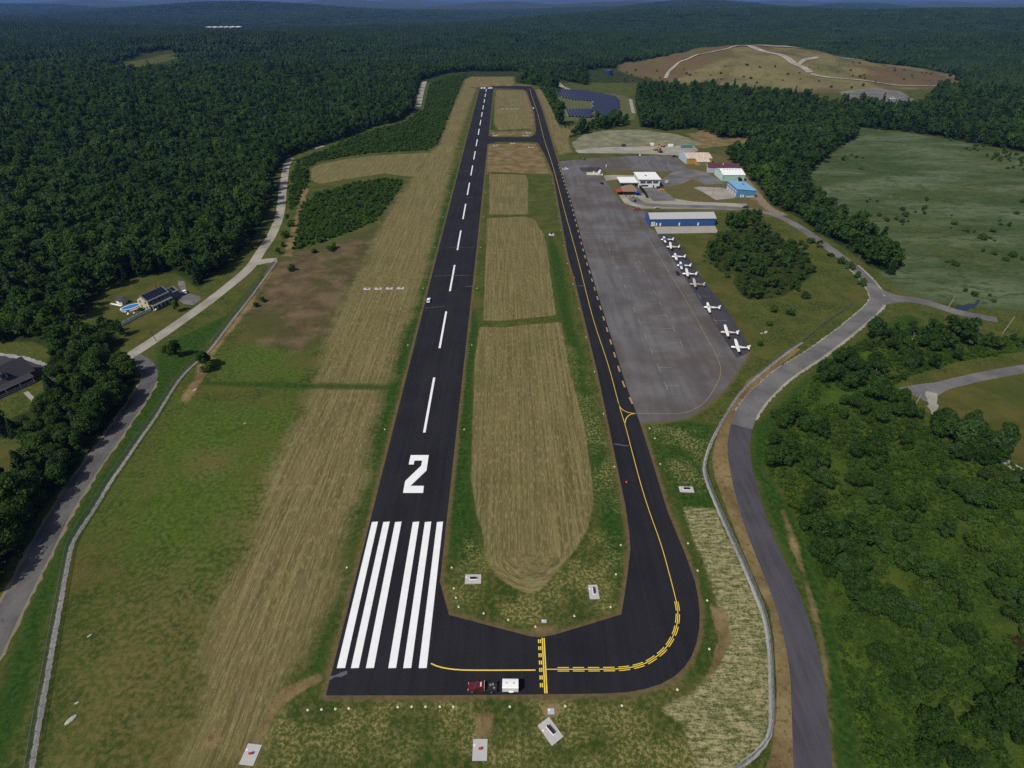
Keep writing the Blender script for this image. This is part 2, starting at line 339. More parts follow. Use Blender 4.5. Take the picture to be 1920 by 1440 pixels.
SHRUB_F = PL([(970, 148), (1040, 150), (1050, 175), (1035, 170), (1030, 180), (1060, 235), (1050, 238), (1030, 195), (1010, 162), (970, 156)])
SHRUB_N = PL([(1066, 255), (1100, 240), (1150, 230), (1165, 238), (1130, 243), (1095, 250), (1068, 260)])

# ------------------------------------------------------------------ ground sheet
def axis_y():
    v = [-80.0]
    while v[-1] < 27000:
        y = v[-1]
        d = 4 if y < 36 else 1.2 if y < 330 else 1.2 * y / 330 if y < 1300 else min(y * 0.028, 420)
        v.append(y + d)
    return np.array(v)
def axis_x():
    v = [0.0]
    while v[-1] < 24000:
        x = v[-1]; v.append(x + (1.25 if x < 150 else 1.25 * (x / 150) ** 1.05 if x < 1500 else min(x * .03, 420)))
    v = np.array(v); return np.concatenate([-v[:0:-1], v])
gx, gy = axis_x(), axis_y()
GX, GY = np.meshgrid(gx, gy); GX = GX.ravel(); GY = GY.ravel(); GZ = H(GX, GY)
nx, ny = len(gx), len(gy)
near = (GY < 1700) & (np.abs(GX) < 1500)
nX, nY = GX[near], GY[near]
def layer(items, default=-3.0, clip=3.0):
    out = np.full(GX.shape, default, np.float32)
    best = np.full(nX.shape, default)
    for poly, soft in items:
        x0 = min(p[0] for p in poly) - 4 * soft; x1 = max(p[0] for p in poly) + 4 * soft
        y0 = min(p[1] for p in poly) - 4 * soft; y1 = max(p[1] for p in poly) + 4 * soft
        k = (nX > x0) & (nX < x1) & (nY > y0) & (nY < y1)
        if k.any(): best[k] = np.maximum(best[k], sdf(poly, nX[k], nY[k]) / soft)
    out[near] = np.clip(best, -clip, clip); return out
RDIR = np.array([-44.9 + 31.75, 1123.8 - 120.6]); RDIR /= np.linalg.norm(RDIR)
row = (GX * RDIR[1] - GY * RDIR[0]).astype(np.float32); al = (GX * RDIR[0] + GY * RDIR[1]).astype(np.float32)
_in = sdf(HAY_A, nX, nY); r2 = row[near]; a2 = al[near]; sw2 = np.zeros_like(r2)
fx_, fy_ = P(1000, 1035); fr = fx_ * RDIR[1] - fy_ * RDIR[0]; fa = fx_ * RDIR[0] + fy_ * RDIR[1]
dl = r2 - fr; da = a2 - fa; rr_ = np.hypot(dl, da)
rnew = np.where(da > 0, np.abs(dl), rr_); snew = np.where(da > 0, np.where(dl < 0, 0, 5.0), 5.0 * np.arccos(np.clip(-dl / (rr_ + 1e-6), -1, 1)) / np.pi)
k = _in > -1.5; r2[k] = rnew[k] + 500; sw2[k] = snew[k]; row[near] = r2
swirl = np.zeros(GX.shape, np.float32); swirl[near] = sw2
L_ = {}
L_['hay'] = layer([(HAY_A, .6), (HAY_B, .7), (HAY_C, .9), (HAY_D, 3), (HAY_P, 2), (HAY_F, 4), (HAY_R, 4)])
L_['hayl'] = layer([(HAY_L, 3.6)])
L_['rough'] = layer([(ROUGH, 9)])
L_['dry'] = layer([(PL([(240, 1130), (330, 1060), (400, 1090), (395, 1200), (370, 1445), (120, 1445), (160, 1280)]), 9), (PL([(360, 850), (430, 845), (440, 880), (390, 900), (350, 880)]), 4), (PL([(420, 990), (470, 930), (520, 860), (560, 790), (600, 800), (520, 960), (450, 1060)]), 7)])
L_['gap'] = layer([(PL([(378, 714), (560, 718), (738, 722), (737, 732), (560, 729), (378, 722)]), 1.6)])
L_['lush'] = layer([(p, 14.0) for p in LUSH[:2]])
L_['verge'] = layer([(p, 2.6) for p in LUSH[2:]])
L_['straw'] = layer([(p, 3.5) for p in STRAW])
L_['bare'] = layer([(p, 1.5) for p in BARE])
L_['dirt'] = layer(DIRT)
L_['gravel'] = layer(GRAVEL)
L_['marsh'] = layer([(MARSH, 8)])
L_['lawn'] = layer([(p, 3) for p in LAWN] + [(PARK, 4)])
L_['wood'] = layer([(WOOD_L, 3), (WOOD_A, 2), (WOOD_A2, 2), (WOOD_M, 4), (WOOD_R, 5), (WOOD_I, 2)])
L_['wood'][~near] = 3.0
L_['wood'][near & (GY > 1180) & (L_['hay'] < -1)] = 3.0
L_['scrub'] = layer([(WOOD_S, 2), (SHRUB_B, 2), (SHRUB_H, 3), (SHRUB_F, 3), (SHRUB_N, 3)])
e = layer([(RUNWAY, 1.0), (T1, 1.0), (T2, 1.5), (T3, 2.0)]); L_['edge'] = e
L_['edgeo'] = layer([(APRON, 1.0), (PARK, 4)])
fill = np.full(GX.shape, -3.0, np.float32)
tt = np.sqrt(((GX - 510) / np.where(GX < 510, 275, 410)) ** 2 + ((GY - 1400) / np.where(GY < 1400, 350, 300)) ** 2)
fill = np.clip((1 - tt) * 20, -3, 3).astype(np.float32); L_['fill'] = fill
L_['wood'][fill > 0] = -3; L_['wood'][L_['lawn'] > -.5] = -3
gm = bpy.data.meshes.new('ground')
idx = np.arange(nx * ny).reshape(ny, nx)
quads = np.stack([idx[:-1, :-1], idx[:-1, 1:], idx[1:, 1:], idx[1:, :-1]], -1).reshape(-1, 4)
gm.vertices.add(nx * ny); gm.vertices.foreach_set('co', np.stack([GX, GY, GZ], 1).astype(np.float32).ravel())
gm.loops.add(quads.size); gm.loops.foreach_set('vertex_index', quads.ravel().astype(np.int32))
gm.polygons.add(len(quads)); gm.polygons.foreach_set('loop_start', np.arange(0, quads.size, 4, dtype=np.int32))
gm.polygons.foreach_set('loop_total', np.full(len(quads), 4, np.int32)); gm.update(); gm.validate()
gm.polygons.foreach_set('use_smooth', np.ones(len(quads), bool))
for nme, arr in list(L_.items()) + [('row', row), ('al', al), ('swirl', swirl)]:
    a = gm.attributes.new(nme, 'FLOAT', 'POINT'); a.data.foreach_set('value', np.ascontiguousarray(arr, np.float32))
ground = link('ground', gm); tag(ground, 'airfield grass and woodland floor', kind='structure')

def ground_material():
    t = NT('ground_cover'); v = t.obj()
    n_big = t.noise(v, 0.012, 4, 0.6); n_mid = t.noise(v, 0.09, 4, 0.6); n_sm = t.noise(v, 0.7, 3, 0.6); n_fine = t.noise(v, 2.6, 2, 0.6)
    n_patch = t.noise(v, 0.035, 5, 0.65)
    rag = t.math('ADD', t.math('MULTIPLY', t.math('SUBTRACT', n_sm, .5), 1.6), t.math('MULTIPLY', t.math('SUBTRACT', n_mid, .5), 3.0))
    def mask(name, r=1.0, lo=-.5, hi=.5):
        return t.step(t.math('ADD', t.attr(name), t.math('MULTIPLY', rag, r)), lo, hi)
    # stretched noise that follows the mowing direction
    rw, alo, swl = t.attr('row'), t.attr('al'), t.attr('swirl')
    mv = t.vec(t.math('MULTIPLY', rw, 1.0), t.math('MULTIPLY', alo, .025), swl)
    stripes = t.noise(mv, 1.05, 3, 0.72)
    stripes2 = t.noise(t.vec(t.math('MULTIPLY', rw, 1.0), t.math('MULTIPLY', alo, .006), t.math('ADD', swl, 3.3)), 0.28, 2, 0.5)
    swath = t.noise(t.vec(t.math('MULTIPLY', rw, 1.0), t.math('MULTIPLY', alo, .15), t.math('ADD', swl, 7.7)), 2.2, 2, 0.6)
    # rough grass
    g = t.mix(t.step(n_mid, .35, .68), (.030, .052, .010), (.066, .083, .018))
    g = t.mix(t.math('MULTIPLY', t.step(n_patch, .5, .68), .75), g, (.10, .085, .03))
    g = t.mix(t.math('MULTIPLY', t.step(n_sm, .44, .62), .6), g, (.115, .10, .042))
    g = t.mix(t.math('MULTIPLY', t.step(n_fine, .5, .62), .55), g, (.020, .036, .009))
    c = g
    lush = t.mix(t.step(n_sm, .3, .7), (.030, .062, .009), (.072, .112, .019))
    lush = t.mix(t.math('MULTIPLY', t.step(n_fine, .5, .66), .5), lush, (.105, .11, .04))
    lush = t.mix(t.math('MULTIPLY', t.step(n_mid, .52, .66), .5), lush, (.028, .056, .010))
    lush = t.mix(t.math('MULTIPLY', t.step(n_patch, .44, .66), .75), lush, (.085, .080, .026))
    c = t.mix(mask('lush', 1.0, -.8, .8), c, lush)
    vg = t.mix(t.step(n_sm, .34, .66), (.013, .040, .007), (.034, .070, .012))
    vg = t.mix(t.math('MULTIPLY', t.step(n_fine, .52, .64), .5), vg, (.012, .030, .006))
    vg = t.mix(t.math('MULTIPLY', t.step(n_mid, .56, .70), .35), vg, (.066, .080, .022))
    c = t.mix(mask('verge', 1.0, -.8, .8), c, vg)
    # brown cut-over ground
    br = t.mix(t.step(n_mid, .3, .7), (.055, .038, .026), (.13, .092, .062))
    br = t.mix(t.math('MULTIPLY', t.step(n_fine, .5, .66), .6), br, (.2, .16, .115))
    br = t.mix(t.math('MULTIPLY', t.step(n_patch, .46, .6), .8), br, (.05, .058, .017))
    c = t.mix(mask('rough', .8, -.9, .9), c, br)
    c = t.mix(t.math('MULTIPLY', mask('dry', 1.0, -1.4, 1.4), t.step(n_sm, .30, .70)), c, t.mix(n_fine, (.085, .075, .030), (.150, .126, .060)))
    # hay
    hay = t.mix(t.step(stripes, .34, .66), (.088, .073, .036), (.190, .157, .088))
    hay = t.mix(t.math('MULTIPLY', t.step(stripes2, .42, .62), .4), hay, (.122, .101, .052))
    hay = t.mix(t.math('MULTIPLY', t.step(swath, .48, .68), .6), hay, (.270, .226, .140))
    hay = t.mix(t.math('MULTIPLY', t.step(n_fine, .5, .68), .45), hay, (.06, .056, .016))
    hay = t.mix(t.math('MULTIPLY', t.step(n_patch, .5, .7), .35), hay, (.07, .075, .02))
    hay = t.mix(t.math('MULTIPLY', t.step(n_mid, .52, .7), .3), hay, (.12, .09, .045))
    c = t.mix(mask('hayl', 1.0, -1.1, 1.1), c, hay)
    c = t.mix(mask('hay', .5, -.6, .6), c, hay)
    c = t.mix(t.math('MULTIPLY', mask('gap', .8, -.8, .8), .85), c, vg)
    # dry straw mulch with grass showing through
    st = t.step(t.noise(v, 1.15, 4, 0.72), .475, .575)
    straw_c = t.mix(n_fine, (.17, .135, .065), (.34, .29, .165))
    sm = t.math('MULTIPLY', t.math('MULTIPLY', mask('straw', .8, -.8, .8), st), t.step(n_mid, .36, .62))
    c = t.mix(t.math('MULTIPLY', sm, .74), c, straw_c)
    bv = t.n('ShaderNodeMapping'); bv.inputs['Scale'].default_value = (.3, 1.5, 1); bv.inputs['Rotation'].default_value = (0, 0, math.radians(24)); t.l(v, bv.inputs[0])
    sb = t.math('ADD', t.math('MULTIPLY', t.noise(bv.outputs[0], .8, 6, .8), .6), t.math('MULTIPLY', t.noise(v, .9, 5, .75), .4))
    bare = t.mix(t.step(sb, .43, .60), (.050, .070, .022), (.33, .285, .20))
    bare = t.mix(t.math('MULTIPLY', t.step(n_fine, .5, .66), .5), bare, (.36, .31, .2))
    bare = t.mix(t.math('MULTIPLY', t.step(n_mid, .55, .7), .6), bare, (.05, .062, .02))
    c = t.mix(mask('bare', .6), c, bare)
    lawn = t.mix(t.step(n_mid, .35, .65), (.055, .062, .016), (.095, .083, .030))
    lawn = t.mix(t.math('MULTIPLY', t.step(n_patch, .5, .66), .6), lawn, (.035, .06, .012))
    lawn = t.mix(t.math('MULTIPLY', n_fine, .4), lawn, (.05, .062, .015))
    c = t.mix(mask('lawn', .4), c, lawn)
    # marsh reeds
    mvv = t.n('ShaderNodeMapping'); mvv.inputs['Scale'].default_value = (.5, 1.3, 1); t.l(v, mvv.inputs[0])
    mn = t.noise(mvv.outputs[0], .02, 5, .62)
    ms = t.mix(t.step(mn, .40, .60), (.036, .066, .024), (.100, .132, .088))
    ms = t.mix(t.math('MULTIPLY', t.step(n_mid, .5, .68), .55), ms, (.10, .105, .068))
    ms = t.mix(t.math('MULTIPLY', t.step(n_big, .52, .62), .5), ms, (.06, .075, .018))
    ms = t.mix(t.math('MULTIPLY', t.step(t.noise(mvv.outputs[0], .16, 5, .75), .46, .60), .8), ms, (.028, .044, .016))
    ms = t.mix(t.math('MULTIPLY', t.step(t.noise(mvv.outputs[0], .5, 3, .7), .52, .64), .5), ms, (.105, .115, .075))
    c = t.mix(mask('marsh', .5), c, ms)
    # low scrub and forest floor
    sc = t.mix(t.step(n_mid, .35, .66), (.022, .048, .008), (.055, .092, .014))
    sc = t.mix(t.math('MULTIPLY', t.step(n_sm, .5, .64), .6), sc, (.075, .105, .02))
    sc = t.mix(t.math('MULTIPLY', t.step(n_fine, .48, .6), .65), sc, (.014, .030, .007))
    sc = t.mix(t.math('MULTIPLY', t.step(n_patch, .5, .68), .5), sc, (.085, .09, .022))
    c = t.mix(mask('scrub', .5), c, sc)
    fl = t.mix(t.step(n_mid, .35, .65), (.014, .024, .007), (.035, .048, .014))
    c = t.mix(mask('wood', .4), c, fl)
    # landfill cap
    fv = t.n('ShaderNodeMapping'); fv.inputs['Scale'].default_value = (1, 1, 3); t.l(v, fv.inputs[0])
    f1 = t.noise(fv.outputs[0], .0055, 4, .6)
    lf = t.mix(t.step(f1, .46, .54), (.110, .072, .050), (.150, .128, .075))
    lf = t.mix(t.math('MULTIPLY', t.step(t.noise(v, .02, 5, .65), .5, .62), .7), lf, (.075, .085, .032))
    lf = t.mix(t.math('MULTIPLY', t.step(n_mid, .45, .7), .5), lf, (.09, .082, .035))
    lf = t.mix(t.math('MULTIPLY', t.step(n_patch, .55, .7), .6), lf, (.05, .068, .022))
    c = t.mix(mask('fill', .3), c, lf)
    # bare earth
    dt = t.mix(t.step(n_mid, .3, .7), (.105, .072, .040), (.215, .16, .095))
    dt = t.mix(t.math('MULTIPLY', t.step(n_sm, .5, .68), .65), dt, (.075, .05, .028))
    dt = t.mix(t.math('MULTIPLY', t.step(n_fine, .54, .7), .5), dt, (.26, .205, .13))
    c = t.mix(mask('dirt', .7), c, dt)
    gr = t.mix(t.step(n_mid, .3, .7), (.13, .135, .115), (.24, .225, .19))
    gr = t.mix(t.math('MULTIPLY', t.step(n_patch, .45, .6), .6), gr, (.11, .12, .08))
    c = t.mix(mask('gravel', .5), c, gr)
    # worn earth shoulders beside the pavement
    ed = t.step(t.math('ADD', t.attr('edge'), t.math('MULTIPLY', rag, .75)), -1.9, -.5)
    c = t.mix(t.math('MULTIPLY', ed, .9), c, t.mix(n_sm, (.055, .038, .024), (.165, .125, .078)))
    eo = t.step(t.math('ADD', t.attr('edgeo'), t.math('MULTIPLY', rag, .6)), -1.9, -.3)
    c = t.mix(t.math('MULTIPLY', eo, .5), c, (.13, .10, .06))
    c = t.mix(1.0, c, (.97, 1.0, .80), 'MULTIPLY')
    hgt = t.math('ADD', t.math('MULTIPLY', n_sm, .6), t.math('MULTIPLY', n_fine, .4))
    t.bsdf(c, .95, .1, normal=t.bump(hgt, .55, .35)); return t.m
gm.materials.append(ground_material())

# ------------------------------------------------------------------ pavement
def asphalt(name, c0, c1, crack=0.0, streak=(0.3, 0.02), stain=False):
    t = NT(name); v = t.obj()
    mp = t.n('ShaderNodeMapping'); mp.inputs['Scale'].default_value = (streak[0], streak[1], 1); mp.inputs['Rotation'].default_value = (0, 0, -.008); t.l(v, mp.inputs[0])
    s = t.noise(mp.outputs[0], 1.0, 4, .6); b = t.noise(v, .05, 4, .6); f = t.noise(v, 5, 2, .7)
    k = t.math('ADD', t.math('MULTIPLY', s, .5), t.math('MULTIPLY', b, .5))
    c = t.mix(t.step(k, .36, .64), c0, c1)
    c = t.mix(t.math('MULTIPLY', t.math('SUBTRACT', f, .35), .5), c, tuple(min(1, x * 1.7) for x in c1))
    if stain: c = t.mix(t.math('MULTIPLY', t.step(t.noise(v, .026, 5, .65), .42, .62), .85), c, t.mix(s, (.058, .048, .046), (.100, .084, .076)))
    if crack:
        vo = t.n('ShaderNodeTexVoronoi', feature='DISTANCE_TO_EDGE'); vo.inputs['Scale'].default_value = crack
        wv = t.n('ShaderNodeVectorMath', operation='ADD'); t.l(v, wv.inputs[0])
        t.l(t.scalev(t.noise(v, .5, 3, .6, True), (3, 3, 0)), wv.inputs[1]); t.l(wv.outputs[0], vo.inputs['Vector'])
        c = t.mix(t.math('MULTIPLY', t.step(vo.outputs[0], .0, .012, 1.0, 0.0), .6), c, tuple(x * .45 for x in c0))
    t.bsdf(c, .88, .22, normal=t.bump(f, .25, .02)); return t.m
M_new = asphalt('new_asphalt', (.0080, .0078, .0115), (.0150, .0147, .0205), streak=(.5, .012))
M_apron = asphalt('old_asphalt', (.072, .070, .075), (.125, .121, .130), streak=(.22, .02), stain=True)
M_dark = asphalt('sealed_asphalt', (.032, .031, .038), (.05, .048, .058))
M_road = asphalt('road_asphalt', (.085, .083, .088), (.15, .146, .148), crack=.22, streak=(.1, .1))
M_roadn = asphalt('fresh_road_asphalt', (.040, .038, .048), (.066, .062, .076), streak=(.7, .05))
M_pale = asphalt('pale_road', (.19, .18, .155), (.31, .295, .255), streak=(.1, .1))
M_grav = asphalt('gravel', (.17, .17, .17), (.32, .315, .31), streak=(1.2, 1.2))
M_white = mat('white_paint', (.74, .76, .80), .7, .10, .5)
M_yellow = mat('yellow_paint', (.72, .53, .07), .7, .18, .6)
M_yold = mat('worn_yellow_paint', (.30, .235, .10), .8, .25, .8)
M_wold = mat('worn_white_paint', (.30, .29, .27), .8, .25, .8)
M_conc = mat('concrete', (.40, .40, .41), .85, .10, .8)
M_seam = mat('chalky_scuff', (.09, .09, .11), .9, .5, 1.5)

apron = sheet('apron', [APRON], .016, M_apron, kind='structure')
strip = sheet('tie_down_strip', [DARKSTRIP], .022, M_dark, kind='structure')
taxi = sheet('taxiway', [T1, T2, T3], .024, M_new, kind='structure')
run = sheet('runway', [RUNWAY], .030, M_new, kind='structure')
tag(run, 'black asphalt runway with white threshold stripes and numeral two'); tag(taxi, 'black taxiway with yellow centre line beside the runway')
tag(apron, 'worn grey aircraft parking apron'); tag(strip, 'dark sealed strip where the aircraft are tied down')
# threshold stripes
top = [(697.3, 708.7), (718.7, 730.7), (740.7, 753), (774, 786), (796.7, 808.7), (819.3, 830.7)]
bot = [(631.5, 647), (658, 672.7), (686, 701), (728, 742.7), (756, 771), (785, 800)]
for (a, b), (c_, d) in zip(top, bot):
    sheet('threshold_stripe', [PL([(c_, 1253), (d, 1252.5), (b, 978), (a, 979)])], .036, M_white, run)
two = [(390, 1120), (492, 1120), (479, 1207), (389, 1293), (464, 1293), (460, 1333), (347, 1333), (359, 1266), (449, 1180), (455, 1151), (411, 1151), (407, 1173), (379, 1173)]
sheet('runway_numeral', [PL([(640 + x / 3, 480 + y / 3) for x, y in two])], .036, M_white, run)
cl = lambda y: float(np.interp(y, [65, 120.6, 329.9, 1123.8], [-31.1, -31.75, -34.45, -44.9]))
y = 159.2
while y < 1085:
    y2 = y + 36.2
    sheet('centreline_dash', [[(cl(y) - .46, y), (cl(y) + .46, y), (cl(y2) + .46, y2), (cl(y2) - .46, y2)]], .036, M_white, run); y += 60.15
# far numerals 2 and 0, read from the other end
def glyph(shape, x, y, s): return [(x - px * s, y - py * s) for px, py in shape]
cx = cl(1112)
sheet('runway_numeral', [glyph([(-1.5, 3), (1.5, 3), (1.5, .4), (-.5, -2), (1.5, -2), (1.5, -3), (-1.5, -3), (-1.5, -1.6), (.6, .6), (.6, 2), (-.6, 2), (-.6, 1.2), (-1.5, 1.2)], cx + 6.2, 1110, 2.7)], .036, M_white, run)
ring = [[(-1.5, 3), (1.5, 3), (1.5, 2), (-1.5, 2)], [(-1.5, -2), (1.5, -2), (1.5, -3), (-1.5, -3)], [(-1.5, 2), (-.6, 2), (-.6, -2), (-1.5, -2)], [(.6, 2), (1.5, 2), (1.5, -2), (.6, -2)]]
sheet('runway_numeral', [glyph(q, cx - 6.2, 1110, 2.7) for q in ring], .036, M_white, run)
# taxiway lines
TC = spline(PL([(993, 165), (998, 183), (1008, 213), (1020, 260), (1037, 313), (1058, 393), (1082, 480), (1110, 590), (1140, 683), (1160, 757), (1173, 800), (1186.7, 853), (1203, 913), (1218, 960), (1240, 1023), (1256.7, 1083), (1268, 1128), (1271, 1150), (1268, 1177), (1260, 1197), (1246.7, 1217), (1228, 1233), (1206.7, 1245), (1180, 1252), (1150, 1254.5), (1090, 1255), (1024, 1255)]), 6)
TCr = resample(TC, 2.0)
ribbon('taxi_centreline', TCr, lambda t: .20, .034, M_yellow, taxi)
tail = resample(TC[6 * 16:], .9)     # curve before the hold line
i = 0
while i + 3 < len(tail):
    for o in (-.42, .42):
        ribbon('enhanced_dash', tail[i:i + 4], .2, .034, M_yellow, taxi, off=o)
    i += 4
ribbon('lead_in_line', resample(spline(PL([(808, 1244), (822, 1250), (845, 1254.5), (875, 1256.5), (940, 1256.8), (1004, 1256.5)])), 1.5), .3, .034, M_yellow, taxi)
hp0, hp1 = np.array(P(1014.5, 1195.5)), np.array(P(1019.5, 1301))
hd = (hp1 - hp0); hL = np.linalg.norm(hd); hd /= hL; hn = np.array([-hd[1], hd[0]])
if hn[0] < 0: hn = -hn
def hline(a, b, o, w, name): 
    q = lambda s, oo: tuple(hp0 + hd * s + hn * oo)
    sheet(name, [[q(a, o - w / 2), q(b, o - w / 2), q(b, o + w / 2), q(a, o + w / 2)]], .035, M_yellow, taxi)
hline(0.1, hL - .1, .75, .3, 'hold_line'); hline(0.1, hL - .1, .28, .3, 'hold_line')
s = 0.5
while s + .9 < hL:
    hline(s, s + .95, -.2, .3, 'hold_dash'); hline(s, s + .95, -.66, .3, 'hold_dash'); s += 1.8
# yellow edge dashes between taxiway and apron
ed_ = resample(PL([(1190, 757), (1173, 720), (1130, 580), (1099, 480), (1073, 383), (1047, 303)]), .5)
k = 0
while k + 9 < len(ed_):
    ribbon('edge_dash', ed_[k:k + 10:3], .7, .034, M_yold, taxi, off=0.9); k += 23
ribbon('apron_curve_line', resample(spline(PL([(1160, 757), (1163, 764), (1170, 770), (1180, 774), (1194, 775.5)])), 1), .28, .034, M_yellow, taxi)
ribbon('apron_curve_line', resample(spline(PL([(1171.5, 795), (1174, 785), (1179, 779), (1186, 776), (1194, 775.5)])), 1), .28, .034, M_yellow, taxi)
ribbon('lane_line', resample(spline(PL([(1194, 775.5), (1240, 775.5), (1275, 775), (1300, 768), (1325, 750), (1345, 718), (1351, 700), (1350, 685), (1340, 660), (1318, 620), (1280, 552), (1245, 495), (1212, 442), (1209, 436), (1216, 434.5), (1228, 434)]), 6), 2), .16, .022, M_yold, apron)
ribbon('lane_line', resample(spline(PL([(1075, 437), (1085, 436), (1140, 436), (1209, 436)]), 4), 2), .13, .022, M_yold, apron)
ribbon('lane_line', resample(PL([(1180, 318), (1215, 303), (1220, 294)]), 4), .25, .022, M_yold, apron)
ribbon('lane_line', resample(PL([(1255, 317), (1252, 302), (1228, 292)]), 4), .25, .022, M_yold, apron)
def z6(x, y): return P(1040 + x / 6, 400 + y / 6)
def z5(x, y): return P(1000 + x / 5.54, 640 + y / 5.54)
Tm = [[z6(572, 295), z6(590, 335), z6(600, 313), z6(680, 315)], [z6(608, 383), z6(622, 428), z6(616, 405), z6(715, 405)], [z6(648, 478), z6(665, 525), z6(657, 500), z6(758, 498)], [z6(687, 580), z6(705, 628), z6(697, 604), z6(805, 604)], [z6(730, 690), z6(750, 735), z6(740, 712), z6(845, 712)], [z6(780, 797), z6(798, 850), z6(790, 825), z6(905, 825)], [z6(828, 920), z6(850, 982), z6(840, 952), z6(955, 952)], [z6(880, 1052), z6(908, 1115), z6(895, 1083), z6(1025, 1083)], [z6(938, 1192), z6(968, 1258), z6(953, 1226), z6(1080, 1226)], [z6(1003, 1345), z6(1035, 1418), z6(1019, 1380), z6(1150, 1378)],
      [z5(1212, 65), z5(1243, 135), z5(1228, 101), z5(1358, 101)], [z5(1285, 232), z5(1318, 318), z5(1302, 272), z5(1435, 272)], [z5(1357, 415), z5(1397, 500), z5(1377, 457), z5(1518, 457)]]
for a, b in [((900, 430), (918, 470)), ((945, 522), (968, 570)), ((1000, 628), (1020, 678)), ((1052, 738), (1078, 790)), ((1108, 860), (1138, 912)), ((1175, 980), (1205, 1040)), ((1243, 1118), (1275, 1182)), ((1320, 1262), (1355, 1330)), ((1405, 1420), (1440, 1492))]:
    mid = ((a[0] + b[0]) / 2, (a[1] + b[1]) / 2); Tm.append([z6(*a), z6(*b), z6(mid[0] - 130, mid[1]), z6(*mid)])
Tm += [[P(1220 + a / 6, 430 + b / 6) for a, b in q] for q in ([(525, 728), (567, 785), (546, 752), (668, 752)], [(703, 998), (748, 1064), (726, 1026), (858, 1026)])]
for q in Tm:
    ribbon('tie_down_mark', [q[0], q[1]], .14, .026, M_wold, apron); ribbon('tie_down_mark', [q[2], q[3]], .12, .026, M_wold, apron)
# scuffs and paving seams
for a, b, w, par in [((1151, 833), (1180, 836), .7, taxi), ((617, 1271), (651, 1261), .8, run), ((797, 578), (833, 574), .45, run), ((874, 537), (886, 537), .5, run), ((815, 517.5), (886, 516), .35, run), ((843, 464), (888, 464), .3, run), ((872, 370), (905, 371), .35, run), ((1080, 536), (1098, 536), .5, taxi), ((860, 321), (893, 320), .5, run)]:
    ribbon('scuff_mark', resample(PL([a, b]), 1.2), w, .0375, M_seam, par, wob=w * .4)

# roads
RIGHT = spline(PL([(1526, 1470), (1522, 1400), (1518, 1330), (1512, 1260), (1497, 1190), (1475, 1120), (1448, 1055), (1425, 1000), (1405, 940), (1391, 885), (1385, 840), (1390, 800)]), 6)
RIGHT2 = spline(PL([(1390, 800), (1402, 770), (1427, 738), (1470, 700), (1520, 668), (1570, 632), (1610, 600), (1640, 572), (1643, 553), (1625, 525), (1590, 492), (1550, 462), (1505, 430), (1465, 408), (1430, 397), (1390, 391), (1330, 388), (1262, 386), (1205, 382), (1185, 370)]), 6)
ro = ribbon('access_road', resample(RIGHT, 1.5), lambda t: 7.6, .02, M_roadn, kind='structure'); tag(ro, 'freshly paved dark road along the right side')
ro2 = ribbon('access_road', resample(RIGHT2, 1.5), lambda t: 6.8 + 1.0 * (1 - min(1, t * 5)) + (2.2 if t > .8 else 0), .0185, M_road, kind='structure'); tag(ro2, 'older grey road curving past the marsh to the terminal')
ribbon('road_shoulder', resample(RIGHT2[4:60], .8), 8.6, .010, M_pale, kind='structure', wob=.35, off=-.35)
BR = spline(PL([(1640, 566), (1690, 560), (1740, 568), (1795, 585), (1870, 600)]), 6)
tag(ribbon('side_road', resample(BR, 2), lambda t: 8.5 - 2.5 * t, .0165, M_road, kind='structure'), 'grey side road leading off to the marsh pond')
ribbon('side_road', resample(spline(PL([(1622, 530), (1655, 548), (1695, 560)])), 2), 5, .0145, M_road, kind='structure')
LEFT = spline(PL([(-90, 1330), (-30, 1240), (20, 1140), (70, 1045), (112, 965), (160, 890), (210, 820), (250, 762), (275, 722), (280, 700), (268, 680), (245, 668)]), 6)
LEFT2 = spline(PL([(228, 676), (262, 655), (300, 630), (340, 602), (385, 570), (430, 535), (468, 502), (490, 470), (510, 440), (525, 400), (531, 350), (537, 312), (545, 297)]), 6)
M_road2 = asphalt('patched_asphalt', (.055, .053, .058), (.115, .112, .114), crack=.3, streak=(.25, .12))
tag(ribbon('left_road', resample(LEFT, 2), 6.4, .0175, M_road2, kind='structure'), 'patched grey road bending below the left fence')
tag(ribbon('left_road', resample(LEFT2, 2), 6.2, .0205, M_pale, kind='structure'), 'pale straight road running up past the house')
ribbon('road_shoulder', resample(LEFT[:50], 2), 8.2, .009, mat('sandy_shoulder', (.17, .15, .11), .9, .3, .8), kind='structure', wob=.5)
ribbon('gate_drive', resample(PL([(482, 492), (500, 489), (519, 487)]), 2), lambda t: 9 - 3 * t, .0225, M_pale, kind='structure')
ribbon('left_road', resample(PL([(784, 200), (790, 172), (796, 153)]), 8), 9, .35, M_pale, kind='structure', ground=True)
ribbon('left_road', resample(PL([(586, 280), (606, 274)]), 4), 6, .3, M_pale, kind='structure')
ribbon('farm_track', resample(spline(PL([(1028, 145), (1042, 152), (1055, 163), (1068, 168)])), 8), 8, .3, M_pale, kind='structure')
ribbon('farm_track', resample(spline(PL([(1182, 186), (1185, 200), (1188, 212)])), 5), 5, .1, M_pale, kind='structure')
ribbon('farm_track', resample(spline(PL([(1930, 690), (1860, 702), (1800, 715), (1750, 728), (1725, 737), (1715, 742)])), 2), lambda t: 5.5 + 7 * max(0, t - .75) * 4, .0195, M_road, kind='structure')
ribbon('farm_track', resample(spline(PL([(1745, 735), (1748, 755), (1755, 775), (1790, 800), (1850, 838), (1890, 868), (1930, 890)])), 2), 3.5, .0235, M_pale, kind='structure', wob=.6)
